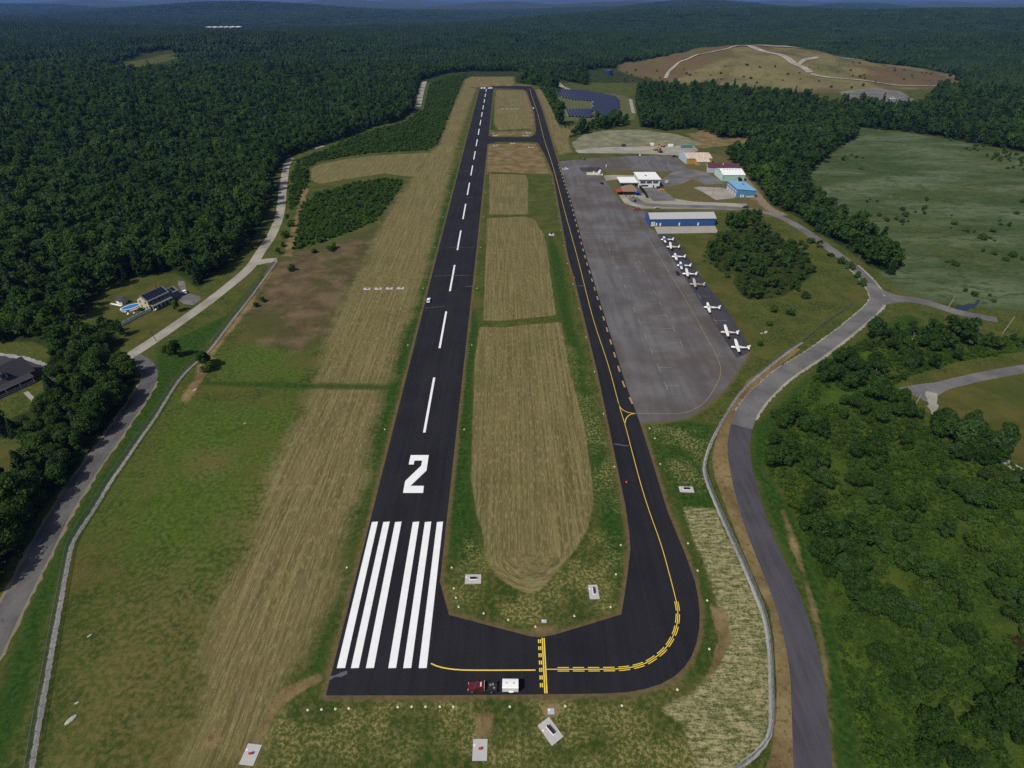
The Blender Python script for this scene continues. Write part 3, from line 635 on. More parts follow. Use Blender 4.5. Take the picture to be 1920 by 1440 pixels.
# parking area
sheet('car_park', [PL([(1160, 366), (1215, 362), (1262, 372), (1300, 378), (1400, 382), (1400, 394), (1290, 391), (1205, 391), (1172, 382)])], .012, M_pale, kind='structure')
sheet('car_park', [PL([(1205, 353), (1242, 353), (1268, 376), (1225, 377)])], .014, M_road, kind='structure')
sheet('hangar_apron', [PL([(1262, 322), (1292, 316), (1322, 322), (1340, 332), (1362, 345), (1322, 346), (1298, 336), (1278, 345), (1245, 350), (1236, 340)])], .0125, M_road, kind='structure')
sheet('hangar_apron', [PL([(1355, 352), (1366, 355), (1379, 371), (1342, 375), (1318, 360), (1300, 352), (1310, 350)])], .0135, M_pale, kind='structure')
sheet('taxi_lane', [PL([(1131, 329), (1150, 328), (1200, 329), (1196, 334), (1150, 337), (1137, 339)])], .0105, M_pale, kind='structure')
ribbon('dirt_track', resample(spline(PL([(1378, 318), (1395, 335), (1415, 360), (1440, 388), (1470, 404)])), 3), 7, .0085, mat('dirt', (.19, .145, .105), .95, .25, .4), kind='structure', wob=.8)
sheet('concrete_pad', [PL([(1227, 425.2), (1341, 423.7), (1347, 436.3), (1233, 438.3)])], .028, mat('pad_concrete', (.30, .285, .26), .9, .15, .3), kind='structure')
sheet('gravel_yard', [PL([(1078, 282), (1130, 276), (1230, 274), (1300, 273), (1310, 282), (1285, 292), (1200, 288), (1085, 287)])], .0115, M_pale, kind='structure')
sheet('gravel_yard', [PL([(1575, 175), (1640, 167), (1690, 174), (1722, 194), (1712, 203), (1640, 196), (1590, 190)])], .12, M_road, kind='structure')
sheet('gravel_yard', [PL([(1890, 195), (1930, 190), (1960, 205), (1900, 205)])], .12, M_grav, kind='structure')
for px in range(1196, 1345, 6): ribbon('parking_line', PL([(px, 391.2), (px - 3, 388.2)]), .22, .0255, M_wold, apron)
for px in range(1272, 1320, 6): ribbon('parking_line', PL([(px, 378.6), (px - 2, 376.2)]), .22, .0255, M_wold, apron)
for k in range(8): ribbon('parking_line', PL([(1247 + k * 2.7, 358 + k * 2.4), (1237 + k * 2.7, 358 + k * 2.4)]), .18, .0255, M_wold, apron)
# ------------------------------------------------------------------ vegetation
def leaf_material(name, dark, light, hue=0.0):
    t = NT(name)
    oi = t.n('ShaderNodeObjectInfo').outputs['Random']
    a = t.attr('tint'); g = t.n('ShaderNodeNewGeometry')
    big = t.noise(g.outputs['Position'], .016, 3, .6); fine = t.noise(g.outputs['Position'], .55, 2, .6)
    f = t.math('ADD', t.math('MULTIPLY', oi, .36), t.math('ADD', t.math('MULTIPLY', a, .26), t.math('MULTIPLY', t.step(big, .35, .65), .38)))
    c = t.mix(f, dark, light)
    yel = t.step(t.math('FRACT', t.math('MULTIPLY', oi, 17.3)), .88, .97)
    c = t.mix(t.math('MULTIPLY', yel, .45), c, (light[0] * 1.5, light[1] * 1.25, light[2] * .8))
    gry = t.step(t.math('FRACT', t.math('MULTIPLY', oi, 7.7)), .86, .95)
    c = t.mix(t.math('MULTIPLY', gry, .5), c, (light[0] * 1.1, light[1] * 1.0, light[2] * 1.9))
    c = t.mix(t.math('MULTIPLY', t.step(fine, .5, .7), .35), c, tuple(x * .5 for x in dark))
    d = t.n('ShaderNodeBsdfDiffuse'); t.put(d.inputs[0], c)
    tr = t.n('ShaderNodeBsdfTranslucent'); t.put(tr.inputs[0], t.mix(.5, c, (light[0] * 1.3, light[1] * 1.3, light[2] * .7)))
    gl = t.n('ShaderNodeBsdfGlossy'); gl.inputs['Roughness'].default_value = .55; t.put(gl.inputs[0], (.35, .4, .42))
    m1 = t.n('ShaderNodeMixShader'); m1.inputs[0].default_value = .45; t.l(d.outputs[0], m1.inputs[1]); t.l(tr.outputs[0], m1.inputs[2])
    m2 = t.n('ShaderNodeMixShader'); m2.inputs[0].default_value = .012; t.l(m1.outputs[0], m2.inputs[1]); t.l(gl.outputs[0], m2.inputs[2])
    t.l(m2.outputs[0], t.out.inputs[0]); return t.m
M_leaf = leaf_material('broadleaf_foliage', (.024, .057, .012), (.068, .136, .026))
M_pine = leaf_material('evergreen_foliage', (.013, .035, .011), (.034, .072, .022))
M_bush = leaf_material('shrub_foliage', (.028, .068, .011), (.088, .165, .026))
M_far = leaf_material('shaded_distant_foliage', (.012, .031, .009), (.040, .084, .020))  # darker than near leaves: self-shadowing of the crowns painted into the colour
M_bark = mat('bark', (.045, .038, .03), .95, .3, 2)
ICO_V = None
def ico():
    global ICO_V
    if ICO_V is None:
        bm = bmesh.new(); bmesh.ops.create_icosphere(bm, subdivisions=1, radius=1)
        v = np.array([p.co[:] for p in bm.verts]); f = np.array([[q.index for q in x.verts] for x in bm.faces]); bm.free(); ICO_V = (v, f)
    return ICO_V
class Cards:
    def __init__(s): s.v = []; s.f4 = []; s.f3 = []; s.t = []; s.n = 0
    def cards(s, pos, nrm, size, tint, rg):
        n = len(pos)
        nrm = nrm / (np.linalg.norm(nrm, axis=1, keepdims=True) + 1e-9)
        a = np.cross(nrm, rg.normal(size=(n, 3))); a /= np.linalg.norm(a, axis=1, keepdims=True) + 1e-9
        b = np.cross(nrm, a)
        sz = (size * rg.uniform(.55, 1.35, (n, 1)))
        cs = []
        for (i, j) in ((-1, -.8), (.9, -1), (1, .7), (-.8, 1)):
            jj = rg.uniform(.6, 1.25, (n, 1)); cs.append(pos + (a * i * jj + b * j * jj) * sz * .5 + nrm * rg.uniform(-.18, .18, (n, 1)) * sz)
        v = np.stack(cs, 1).reshape(-1, 3)
        s.v.append(v); s.f4.append(np.arange(n * 4).reshape(n, 4) + s.n); s.t.append(np.repeat(tint, 4)); s.n += n * 4
    def core(s, c, r, squash, rg, tint):
        v, f = ico(); v = v * (r * rg.uniform(.8, 1.1, (len(v), 1))); v[:, 2] *= squash
        s.v.append(v + c); s.f3.append(f + s.n); s.t.append(np.full(len(v), tint)); s.n += len(v)
    def mesh(s, name, m):
        me = bpy.data.meshes.new(name)
        fs = [tuple(q) for a in s.f4 for q in a.tolist()] + [tuple(q) for a in s.f3 for q in a.tolist()]
        me.from_pydata(np.concatenate(s.v).tolist(), [], fs); me.update()
        at = me.attributes.new('tint', 'FLOAT', 'POINT'); at.data.foreach_set('value', np.concatenate(s.t).astype(np.float32))
        me.materials.append(m); return me
def broad_crown(seed, R, Ht, base, lobes, per, card, m, name='crown'):
    rg = np.random.default_rng(seed); K = Cards()
    c = []
    for i in range(lobes):
        u = rg.uniform(0, 6.283); zz = rg.uniform(0, 1); rr = (1 - .75 * max(0, zz - .35)) * rg.uniform(.25, .80) * (1 if i else 0)
        c.append((R * rr * math.cos(u), R * rr * math.sin(u), base + (Ht - base) * (.25 + .6 * zz), R * rg.uniform(.24, .48)))
    c = np.array(c)
    for i, (x, y, z, r) in enumerate(c):
        n = int(per * (r / (R * .42)) ** 2)
        d = rg.normal(size=(n, 3)); d[:, 2] += .35; d /= np.linalg.norm(d, axis=1, keepdims=True)
        rad = r * rg.uniform(.66, 1.24, (n, 1))
        p = np.array([x, y, z]) + d * rad * np.array([1, 1, .82])
        keep = np.ones(n, bool)
        for j, (x2, y2, z2, r2) in enumerate(c):
            if j != i: keep &= np.linalg.norm((p - [x2, y2, z2]) / [1, 1, .82], axis=1) > r2 * .8
        p, dd = p[keep], d[keep]
        lt = rg.uniform(0, 1)
        K.cards(p, dd + rg.normal(scale=.6, size=dd.shape), card, np.clip(lt * .6 + rg.uniform(0, .4, len(p)), 0, 1), rg)
        K.core(np.array([x, y, z]), r * .70, .8, rg, lt * .4)
    return K.mesh(name, m)
def pine_crown(seed, R, Ht, base, tiers, per, card, m):
    rg = np.random.default_rng(seed); K = Cards()
    for k in range(tiers):
        f = k / (tiers - 1); z = base + (Ht - base) * f; r = R * (1 - f) ** .8 * rg.uniform(.8, 1.15) + .25
        n = max(5, int(per * (r / R + .15)))
        u = rg.uniform(0, 6.283, n); q = r * np.sqrt(rg.uniform(.12, 1.1, n)) * (1 + .22 * np.sin(u * 5 + k))
        p = np.stack([q * np.cos(u), q * np.sin(u), z - q * .22 + rg.normal(scale=.2, size=n)], 1)
        nn = np.stack([np.cos(u) * .5, np.sin(u) * .5, np.ones(n)], 1) + rg.normal(scale=.3, size=(n, 3))
        K.cards(p, nn, card, rg.uniform(0, 1, n), rg)
    return K.mesh('crown', m)
def trunk_mesh(Ht, r, seed):
    rg = random.Random(seed); b = MB()
    pts = [(0, 0, -.3), (rg.uniform(-.15, .15), rg.uniform(-.15, .15), Ht * .35), (rg.uniform(-.3, .3), rg.uniform(-.3, .3), Ht * .78)]
    b.tube(pts[0], pts[1], r, r * .7, 7); b.tube(pts[1], pts[2], r * .7, r * .25, 6)
    for i in range(5):
        u = rg.uniform(0, 6.283); z = Ht * rg.uniform(.3, .6)
        b.tube((pts[1][0], pts[1][1], z), (math.cos(u) * Ht * .22, math.sin(u) * Ht * .22, z + Ht * rg.uniform(.12, .25)), r * .4, r * .12, 5)
    m = b.mesh('trunk'); m.materials.append(M_bark); return m
# near (individual) kinds: (crown, trunk, height, radius)
NEAR_T = []
for i, (R, Ht, bs) in enumerate([(3.9, 9.5, 1.6), (3.2, 10.5, 2.0), (4.6, 10.0, 1.8), (3.5, 8.2, 1.2), (2.8, 9.0, 1.6), (4.2, 11.5, 2.2)]):
    NEAR_T.append((broad_crown(100 + i, R, Ht, bs, 24, 190, .5, M_leaf), trunk_mesh(Ht, .2, i)))
NEAR_P = [(pine_crown(200 + i, R, Ht, 1.2, 18, 150, .7, M_pine), trunk_mesh(Ht, .18, 50 + i)) for i, (R, Ht) in enumerate([(2.9, 12.5), (2.4, 11.0), (3.3, 13.5)])]
NEAR_S = []
for i, (R, Ht) in enumerate([(1.7, 2.3), (2.3, 2.9), (1.3, 1.7), (2.0, 3.5)]):
    NEAR_S.append((broad_crown(300 + i, R, Ht, .1, 12, 80, .34, M_bush, 'foliage'), trunk_mesh(Ht * .8, .06, 80 + i)))
# kinds used in the mass of the woods
def mass_collection(name, meshes):
    col = bpy.data.collections.new(name)
    for i, m in enumerate(meshes):
        o = bpy.data.objects.new(f'{name}_{i:02d}', m); col.objects.link(o)
    return col
MID = mass_collection('wood_kinds', [broad_crown(400 + i, R, Ht, 2.0, 15, 34, 1.1, M_leaf) for i, (R, Ht) in enumerate([(4.3, 12.5), (5.0, 13.5), (3.6, 12), (4.7, 15), (3.9, 11)])]
                      + [pine_crown(450 + i, R, Ht, 1.5, 11, 26, 1.7, M_pine) for i, (R, Ht) in enumerate([(3.2, 15.5), (3.8, 17.0)])])
LOW = mass_collection('scrub_kinds', [broad_crown(500 + i, R, Ht, .05, 10, 34, .48, M_bush, 'foliage') for i, (R, Ht) in enumerate([(1.6, 2.0), (2.2, 2.7), (1.3, 1.6), (1.9, 3.2)])])
def patch_mesh(seed, size=62.0, n=64):
    rg = np.random.default_rng(seed); K = Cards()
    for i in range(n):
        x, y = (np.array([i % 8, i // 8]) + rg.uniform(-.1, 1.1, 2)) / 8 * size - size / 2
        r = rg.uniform(3.6, 5.8); h = rg.uniform(9.5, 15.5); pine = rg.uniform() < .25
        if pine: h += 3; r *= .7
        v, f = ico(); v = v * (rg.uniform(.72, 1.22, (len(v), 1)) * r); v[:, 2] *= (1.5 if pine else .95)
        if pine: v[:, :2] *= np.clip(1.15 - (v[:, 2:3] / r + .6) * .55, .15, 1.2)
        K.v.append(v + [x, y, h - r * .9]); K.f3.append(f + K.n); K.t.append(np.clip(np.full(len(v), rg.uniform(0, .8) - (.3 if pine else 0)) + rg.uniform(0, .25, len(v)), 0, 1)); K.n += len(v)
    return K.mesh('canopy', M_far)
FAR = mass_collection('canopy_kinds', [patch_mesh(600 + i) for i in range(5)])

def scatter_gn():
    g = bpy.data.node_groups.new('scatter', 'GeometryNodeTree')
    g.interface.new_socket('Geometry', in_out='INPUT', socket_type='NodeSocketGeometry')
    g.interface.new_socket('Kinds', in_out='INPUT', socket_type='NodeSocketCollection')
    g.interface.new_socket('Geometry', in_out='OUTPUT', socket_type='NodeSocketGeometry')
    N, L = g.nodes.new, g.links.new
    gi, go = N('NodeGroupInput'), N('NodeGroupOutput')
    ci = N('GeometryNodeCollectionInfo'); ci.inputs['Separate Children'].default_value = True; ci.inputs['Reset Children'].default_value = True
    L(gi.outputs['Kinds'], ci.inputs[0])
    ip = N('GeometryNodeInstanceOnPoints'); ip.inputs['Pick Instance'].default_value = True
    def at(n, typ):
        a = N('GeometryNodeInputNamedAttribute'); a.data_type = typ; a.inputs[0].default_value = n; return a.outputs[0]
    cx = N('ShaderNodeCombineXYZ'); L(at('rz', 'FLOAT'), cx.inputs[2])
    L(gi.outputs[0], ip.inputs['Points']); L(ci.outputs[0], ip.inputs['Instance'])
    L(at('pick', 'INT'), ip.inputs['Instance Index']); L(cx.outputs[0], ip.inputs['Rotation']); L(at('sc', 'FLOAT_VECTOR'), ip.inputs['Scale'])
    L(ip.outputs[0], go.inputs[0]); return g
GN = scatter_gn()
def scatter(name, pts, sc, rz, pick, col, label):
    me = bpy.data.meshes.new(name); me.vertices.add(len(pts)); me.vertices.foreach_set('co', pts.astype(np.float32).ravel())
    a = me.attributes.new('sc', 'FLOAT_VECTOR', 'POINT'); a.data.foreach_set('vector', sc.astype(np.float32).ravel())
    a = me.attributes.new('rz', 'FLOAT', 'POINT'); a.data.foreach_set('value', rz.astype(np.float32))
    a = me.attributes.new('pick', 'INT', 'POINT'); a.data.foreach_set('value', pick.astype(np.int32))
    o = link(name, me); md = o.modifiers.new('scatter', 'NODES'); md.node_group = GN
    for it in GN.interface.items_tree:
        if it.name == 'Kinds': md[it.identifier] = col
    return tag(o, label, kind='stuff')
def inview(X, Y, Z, mx=.12, my=.12):
    d = Y * cP - (Z - CAMH) * sP; d = np.where(d > 1, d, 1)
    u = X / d * FPX / 960; v = -((Z - CAMH) * cP + Y * sP) / d * FPX / 720
    return (np.abs(u) < 1 + mx) & (v < 1 + my + .2) & (Y > 20)
def jitter(poly, step, jit=.85):
    x0, x1 = min(p[0] for p in poly), max(p[0] for p in poly); y0, y1 = min(p[1] for p in poly), max(p[1] for p in poly)
    a, b = np.meshgrid(np.arange(x0, x1, step), np.arange(y0, y1, step))
    a = a.ravel() + rng.uniform(-.5, .5, a.size) * step * jit; b = b.ravel() + rng.uniform(-.5, .5, b.size) * step * jit
    k = inside(poly, a, b) & inview(a, b, 0 * a)
    return a[k], b[k]
def lowfreq(X, Y, s, seed):
    r = np.random.default_rng(seed); z = np.zeros_like(X)
    for _ in range(7):
        a = r.uniform(0, 6.28); k = r.uniform(.6, 1.6) / s; z += np.sin((X * math.cos(a) + Y * math.sin(a)) * k * 6.28 + r.uniform(0, 6.28))
    return z / 2.6
# keep-out strips: roads, clearings, buildings
def clear_of(X, Y, lines, d):
    k = np.ones(X.shape, bool)
    for pts in lines:
        for (x1, y1), (x2, y2) in zip(pts, pts[1:]):
            ex, ey = x2 - x1, y2 - y1; L2 = ex * ex + ey * ey + 1e-9
            t = np.clip(((X - x1) * ex + (Y - y1) * ey) / L2, 0, 1)
            k &= (X - x1 - t * ex) ** 2 + (Y - y1 - t * ey) ** 2 > d * d
    return k
ROADS = [resample(LEFT, 8), resample(LEFT2, 8), resample(RIGHT, 8), resample(RIGHT2, 8), resample(BR, 8)]
TRK = [resample(PL([(784, 204), (790, 172), (796, 150)]), 10), resample(PL([(1028, 145), (1042, 152), (1055, 163), (1068, 168)]), 10), PL([(1930, 690), (1800, 715), (1715, 742), (1755, 775)])]
HOUSE_CLEAR = [PL([(-200, 690), (-60, 655), (20, 658), (112, 672), (108, 745), (60, 800), (-40, 820), (-200, 830)]), PL([(330, 528), (340, 524), (356, 560), (340, 566)])]
LAWN2 = PL([(222, 124), (325, 109), (338, 117), (330, 140), (240, 152), (215, 140)])
TANKCLEAR = PL([(1120, 136), (1165, 131), (1160, 145), (1125, 145)])
CLEAR_S = [PL([(1620, 785), (1660, 795), (1725, 885), (1800, 945), (1860, 1000), (1800, 1015), (1700, 935), (1645, 865)]), PL([(1790, 1080), (1840, 1090), (1900, 1180), (1915, 1215), (1870, 1200), (1800, 1120)]), PL([(1560, 1120), (1590, 1120), (1640, 1260), (1680, 1330), (1640, 1340), (1590, 1230)])]
pool = []      # trees that may become individuals: x, y, kind, scale, region
mass_mid = []; mass_low = []
def grow(poly, step, region, kinds, size=1.0, road=5.5, thin=None, seed=0):
    X, Y = jitter(poly, step)
    k = clear_of(X, Y, ROADS, road) & clear_of(X, Y, TRK, 9)
    for q in HOUSE_CLEAR + [LAWN2, TANKCLEAR]: k &= ~inside(q, X, Y)
    if region == 'right thicket':
        for q in CLEAR_S: k &= ~inside(q, X, Y)
    if thin is not None: k &= lowfreq(X, Y, thin[0], seed + 3) > thin[1]
    X, Y = X[k], Y[k]
    for x, y in zip(X, Y):
        pool.append([x, y, random.choices(list(kinds), list(kinds.values()))[0], size * min(1.55, max(.55, math.exp(random.gauss(-.03, .24)))), region])
grow(WOOD_A, 4.6, 'lower left wood', {'tree': 8, 'pine': 1}, .86)
grow(WOOD_A2, 4.6, 'left thicket', {'tree': 5, 'shrub': 2}, .7)
grow(WOOD_L, 5.1, 'left forest', {'tree': 8, 'pine': 1.2}, .94)
grow(WOOD_M, 5.2, 'marsh edge wood', {'tree': 8, 'pine': 1.2}, .88)
grow(WOOD_R, 6.2, 'far right wood', {'tree': 8, 'pine': 2}, 1.0)
grow(WOOD_I, 4.4, 'apron thicket', {'tree': 5, 'shrub': 5}, .5)
grow(PL([(1355, 425), (1372, 408), (1395, 404), (1418, 402), (1428, 420), (1400, 428), (1380, 432)]), 4.5, 'apron thicket', {'tree': 7}, .6)
grow(WOOD_S, 4.3, 'right thicket', {'tree': 6, 'shrub': 4}, .66, thin=(30, -.22), seed=4)
grow(PL([(1735, 800), (1765, 782), (1800, 795), (1850, 815), (1895, 850), (1870, 880), (1800, 855)]), 4.2, 'right thicket', {'tree': 6}, .8)
grow(SHRUB_B, 3.6, 'cut-over thicket', {'shrub': 9}, .8)
grow(SHRUB_H, 3.6, 'regrowth slope', {'shrub': 9}, .85)
grow(SHRUB_F, 6.0, 'far scrub', {'shrub': 4, 'tree': 1}, 1.3)
grow(SHRUB_N, 5.0, 'solar hedge', {'shrub': 2, 'tree': 3}, .9)
grow(PL([(1050, 232), (1062, 230), (1105, 233), (1160, 229), (1163, 236), (1100, 240), (1060, 242)]), 5, 'solar hedge', {'tree': 3, 'shrub': 6}, .36)
grow(PL([(1142, 225), (1175, 222), (1178, 236), (1145, 238)]), 5, 'solar hedge', {'tree': 5}, .7)
# scattered bushes and single trees
for px, py, kd, s in [(335, 668, 'tree', .95), (322, 664, 'shrub', 1.3), (308, 660, 'shrub', 1.2), (390, 690, 'tree', .85), (384, 684, 'tree', .7), (395, 694, 'shrub', 1.4), (548, 507, 'shrub', 1.2), (621, 471, 'shrub', 1.3), (590, 474, 'shrub', 1.5), (625, 466, 'shrub', 1.6), (493, 565, 'shrub', 1.3), (482, 575, 'shrub', 1.0), (523, 476, 'tree', .4), (540, 415, 'tree', .45), (545, 425, 'shrub', 1.3), (535, 445, 'shrub', 1.3), (530, 462, 'shrub', 1.2), (331, 584, 'tree', .72), (268, 585, 'shrub', .9), (1395, 352, 'shrub', 1.2), (1385, 340, 'shrub', 1.0), (1190, 378, 'shrub', .9), (1425, 648, 'shrub', 1.1), (1440, 610, 'shrub', .9), (1385, 530, 'shrub', 1.0), (1362, 520, 'shrub', 1.2), (1450, 585, 'shrub', 1.2), (1480, 590, 'shrub', 1.4), (1510, 560, 'shrub', 1.5), (1495, 545, 'shrub', 1.2), (1575, 495, 'shrub', 1.4), (1592, 505, 'shrub', 1.3), (1605, 520, 'shrub', 1.4), (1614, 535, 'shrub', 1.3), (1535, 465, 'tree', .45), (1556, 480, 'shrub', 1.5), (1518, 455, 'shrub', 1.4)]:
    x, y = P(px, py); pool.append([x, y, kd, s, 'lone'])
# bushes over the marsh
X, Y = jitter(MARSH, 8)
k = lowfreq(X, Y, 170, 21) + lowfreq(X, Y, 40, 22) * .8 + np.clip((X - 330) / 200, -1, 1) * .7 + np.clip((400 - Y) / 180, -1, 1) * .6 > .85
for x, y in zip(X[k], Y[k]): pool.append([x, y, 'shrub', random.uniform(.5, 1.3), 'marsh'])
pool_a = np.array([(p[0], p[1]) for p in pool]); dist = np.hypot(np.hypot(pool_a[:, 0], pool_a[:, 1]), CAMH)
vis = inview(pool_a[:, 0], pool_a[:, 1], 0 * pool_a[:, 0] + 4, 0.0, 0.0)
key = np.where(vis, dist, dist + 5000)
LABELS = {'lower left wood': ('leafy green tree in the wood between the dark-roofed house and the left road', 'trees beside the left road'),
 'left thicket': ('small leafy tree in the thicket below the pool house lawn', 'thicket below the pool house'),
 'left forest': ('tall forest tree at the near edge of the big left wood', 'forest trees on the left'),
 'marsh edge wood': ('leafy tree in the belt between the road and the marsh', 'trees along the marsh'),
 'apron thicket': ('leafy tree in the thicket between parked aircraft and the road bend', 'thicket behind the parked aircraft'),
 'right thicket': ('small leafy tree in the overgrown slope right of the fresh road', 'overgrown slope on the right'),
 'lone': ('small tree standing alone near the left fence or a road verge', 'lone small trees'),
 'cut-over thicket': ('young tree rising from the shrub island in the left field', 'shrub island in the left field'),
 'regrowth slope': ('young tree in the regrowth between left forest and hay field', 'regrowth slope'),
 'solar hedge': ('bushy tree in front of the solar field', 'trees before the solar field'), 'far scrub': ('small tree behind the far runway end', 'scrub behind the runway end'), 'marsh': ('small bush', 'marsh bushes'), 'far right wood': ('tree beyond the marsh', 'trees beyond the marsh')}
PINE_L = {r: a[0].replace('leafy green tree', 'dark evergreen').replace('small leafy tree', 'small dark evergreen').replace('leafy tree', 'dark evergreen').replace('forest tree', 'dark forest evergreen').replace('bushy tree', 'dark evergreen').replace('young tree', 'young dark evergreen').replace('small tree', 'small evergreen') for r, a in LABELS.items()}
SHRUB_L = {'left thicket': 'low green shrub in the thicket below the pool house lawn', 'apron thicket': 'low green shrub in the thicket behind the parked aircraft', 'right thicket': 'low green shrub on the overgrown slope right of the fresh road', 'lone': 'single green bush on the grass verge or cleared ground', 'cut-over thicket': 'dense green shrub in the shrub island of the left field', 'regrowth slope': 'bright green shrub on the regrowth slope above the hay patch', 'marsh': 'dark shrub standing in the grey-green marsh', 'solar hedge': 'green shrub at the foot of the solar field', 'far scrub': 'green shrub behind the far runway end'}
proto = {}
def make_plant(kind, v, x, y, s, region):
    key_ = (kind, v)
    cm, tm = {'tree': NEAR_T, 'pine': NEAR_P, 'shrub': NEAR_S}[kind][v]
    nm = {'tree': 'broadleaf_tree', 'pine': 'evergreen_tree', 'shrub': 'shrub'}[kind]
    lab, grp = LABELS[region]
    if kind == 'pine': lab, grp = PINE_L[region], 'evergreens, ' + grp
    if kind == 'shrub': lab, grp = SHRUB_L[region], 'shrubs, ' + grp
    d_ = y * cP + CAMH * sP; qx = 960 + x / d_ * FPX; qy = 720 + (CAMH * cP - y * sP) / d_ * FPX
    lo, hi = {'tree': (.78, 1.05), 'pine': (.78, 1.05), 'shrub': (.85, 1.15)}[kind]; k_ = s / {'right thicket': .66, 'left thicket': .7, 'lower left wood': .86, 'apron thicket': .62, 'left forest': .94}.get(region, 1.0)
    size = 'small ' if k_ < .88 else 'large ' if k_ > 1.06 else 'mid-sized '
    base = {'tree': 'leafy tree', 'pine': 'dark evergreen', 'shrub': 'green shrub'}[kind]
    where = None
    if region == 'right thicket':
        where = ('at the bottom right corner below the brown water' if qy > 1230 and qx > 1720 else 'at the bottom edge beside the fresh road' if qy > 1230 else
                 'on the slope left of the brown water' if qy > 1040 and qx > 1690 else 'on the slope just right of the fresh road' if qy > 1040 else
                 'below the lawn in the overgrown right slope' if qy > 850 and qx > 1640 else 'where the fresh road meets the old one' if qy > 850 else
                 'beside the gravel turning place at the lawn' if qy > 720 and qx > 1600 else 'along the old road bend in the right thicket' if qx < 1660 and qy > 640 else
                 'between the road junction and the lawn track' if qx < 1780 else 'below the marsh pond at the right edge')
    elif region == 'lower left wood':
        where = ('at the left edge in the wood above the road shadow' if qy > 960 else 'in the roadside wood below the small brown lawn' if qy > 850 else
                 'in the roadside wood right of the dark-roofed house' if qx < 170 else 'at the inside of the left road bend')
    elif region == 'left thicket': where = 'in the thicket below the pool lawn, ' + ('near the white fence' if qx > 170 else 'towards the left edge')
    elif region == 'left forest':
        where = ('at the forest edge above the dark-roofed house' if qx < 130 else 'in the forest behind the garden shed' if qx < 300 else 'at the forest edge beside the pale road')
    elif region == 'apron thicket': where = 'in the thicket behind the aircraft row, ' + ('nearest the aircraft' if qx < 1400 else 'towards the road bend')
    elif region == 'cut-over thicket': where = 'in the shrub island of the left field, ' + ('on its field side' if qx > 640 else 'near the pale road')
    elif region == 'lone' and kind == 'shrub': where = ('standing alone in the left field near its fence' if qx < 700 else 'standing alone near the hangars' if qy < 400 else 'standing alone on the verge behind the aircraft row')
    if where: lab, grp = size + base + ' ' + where, base + 's ' + where
    t = thing(nm, lab, 'shrub' if kind == 'shrub' else 'tree', (x, y, Hs(x, y) - .05), random.uniform(0, 6.28), grp)
    t.scale = (s * random.uniform(.9, 1.1), s * random.uniform(.9, 1.1), s * random.uniform(.85, 1.15))
    link('trunk' if kind != 'shrub' else 'stem', tm, t); link('crown' if kind != 'shrub' else 'foliage', cm, t)
cnt = {'tree': 0, 'pine': 0, 'shrub': 0}; LIM = {'tree': 290, 'pine': 60, 'shrub': 290}
massT = []; massS = []
for i in np.argsort(key):
    x, y, kd, s, rgn = pool[i]
    if vis[i] and cnt[kd] < LIM[kd] and rgn not in ('far right wood',):
        cnt[kd] += 1; make_plant(kd, random.randrange({'tree': 6, 'pine': 3, 'shrub': 4}[kd]), x, y, s, rgn)
    elif kd == 'shrub': massS.append((x, y, s))
    else: massT.append((x, y, kd == 'pine', s))
a = np.array([(x, y, p, s) for x, y, p, s in massT])
n = len(a); pk = np.where(a[:, 2] > .5, rng.integers(5, 7, n), rng.integers(0, 5, n))
sc_ = (a[:, 3] * .92)[:, None] * rng.uniform(.85, 1.18, (n, 3))
scatter('woodland', np.stack([a[:, 0], a[:, 1], H(a[:, 0], a[:, 1]) - .3], 1), sc_, rng.uniform(0, 6.28, n), pk, MID, 'mass of woodland around the airfield')
for _ in range(70):
    u_ = random.uniform(.55, 1.0); g_ = random.uniform(3.3, 6.0); massS.append((510 + math.cos(g_) * u_ * 380, 1410 + math.sin(g_) * u_ * 330, random.uniform(.7, 1.5)))
a = np.array(massS); n = len(a)
scatter('undergrowth', np.stack([a[:, 0], a[:, 1], H(a[:, 0], a[:, 1]) - .1], 1), a[:, 2:3] * rng.uniform(.8, 1.25, (n, 3)), rng.uniform(0, 6.28, n), rng.integers(0, 4, n), LOW, 'low bushes over the slopes and marsh')
# weeds filling the scrub
fx, fy = [], []
for poly, st in ((WOOD_S, 1.4), (SHRUB_B, 2.4), (SHRUB_H, 3.4), (WOOD_A, 4.5)):
    X, Y = jitter(poly, st); k = (lowfreq(X, Y, 30, 5) > -.95) & clear_of(X, Y, ROADS, 5.5) & clear_of(X, Y, TRK, 9)
    for q in HOUSE_CLEAR: k &= ~inside(q, X, Y)
    fx.append(X[k]); fy.append(Y[k])
X = np.concatenate(fx); Y = np.concatenate(fy); n = len(X)
scatter('weeds', np.stack([X, Y, 0 * X - .15], 1), rng.uniform(.22, .62, (n, 1)) * rng.uniform(.8, 1.2, (n, 3)) * (1 + .35 * lowfreq(X, Y, 18, 9))[:, None].clip(.55, 1.6), rng.uniform(0, 6.28, n), rng.integers(0, 4, n), LOW, 'knee-high weeds over the rough ground')
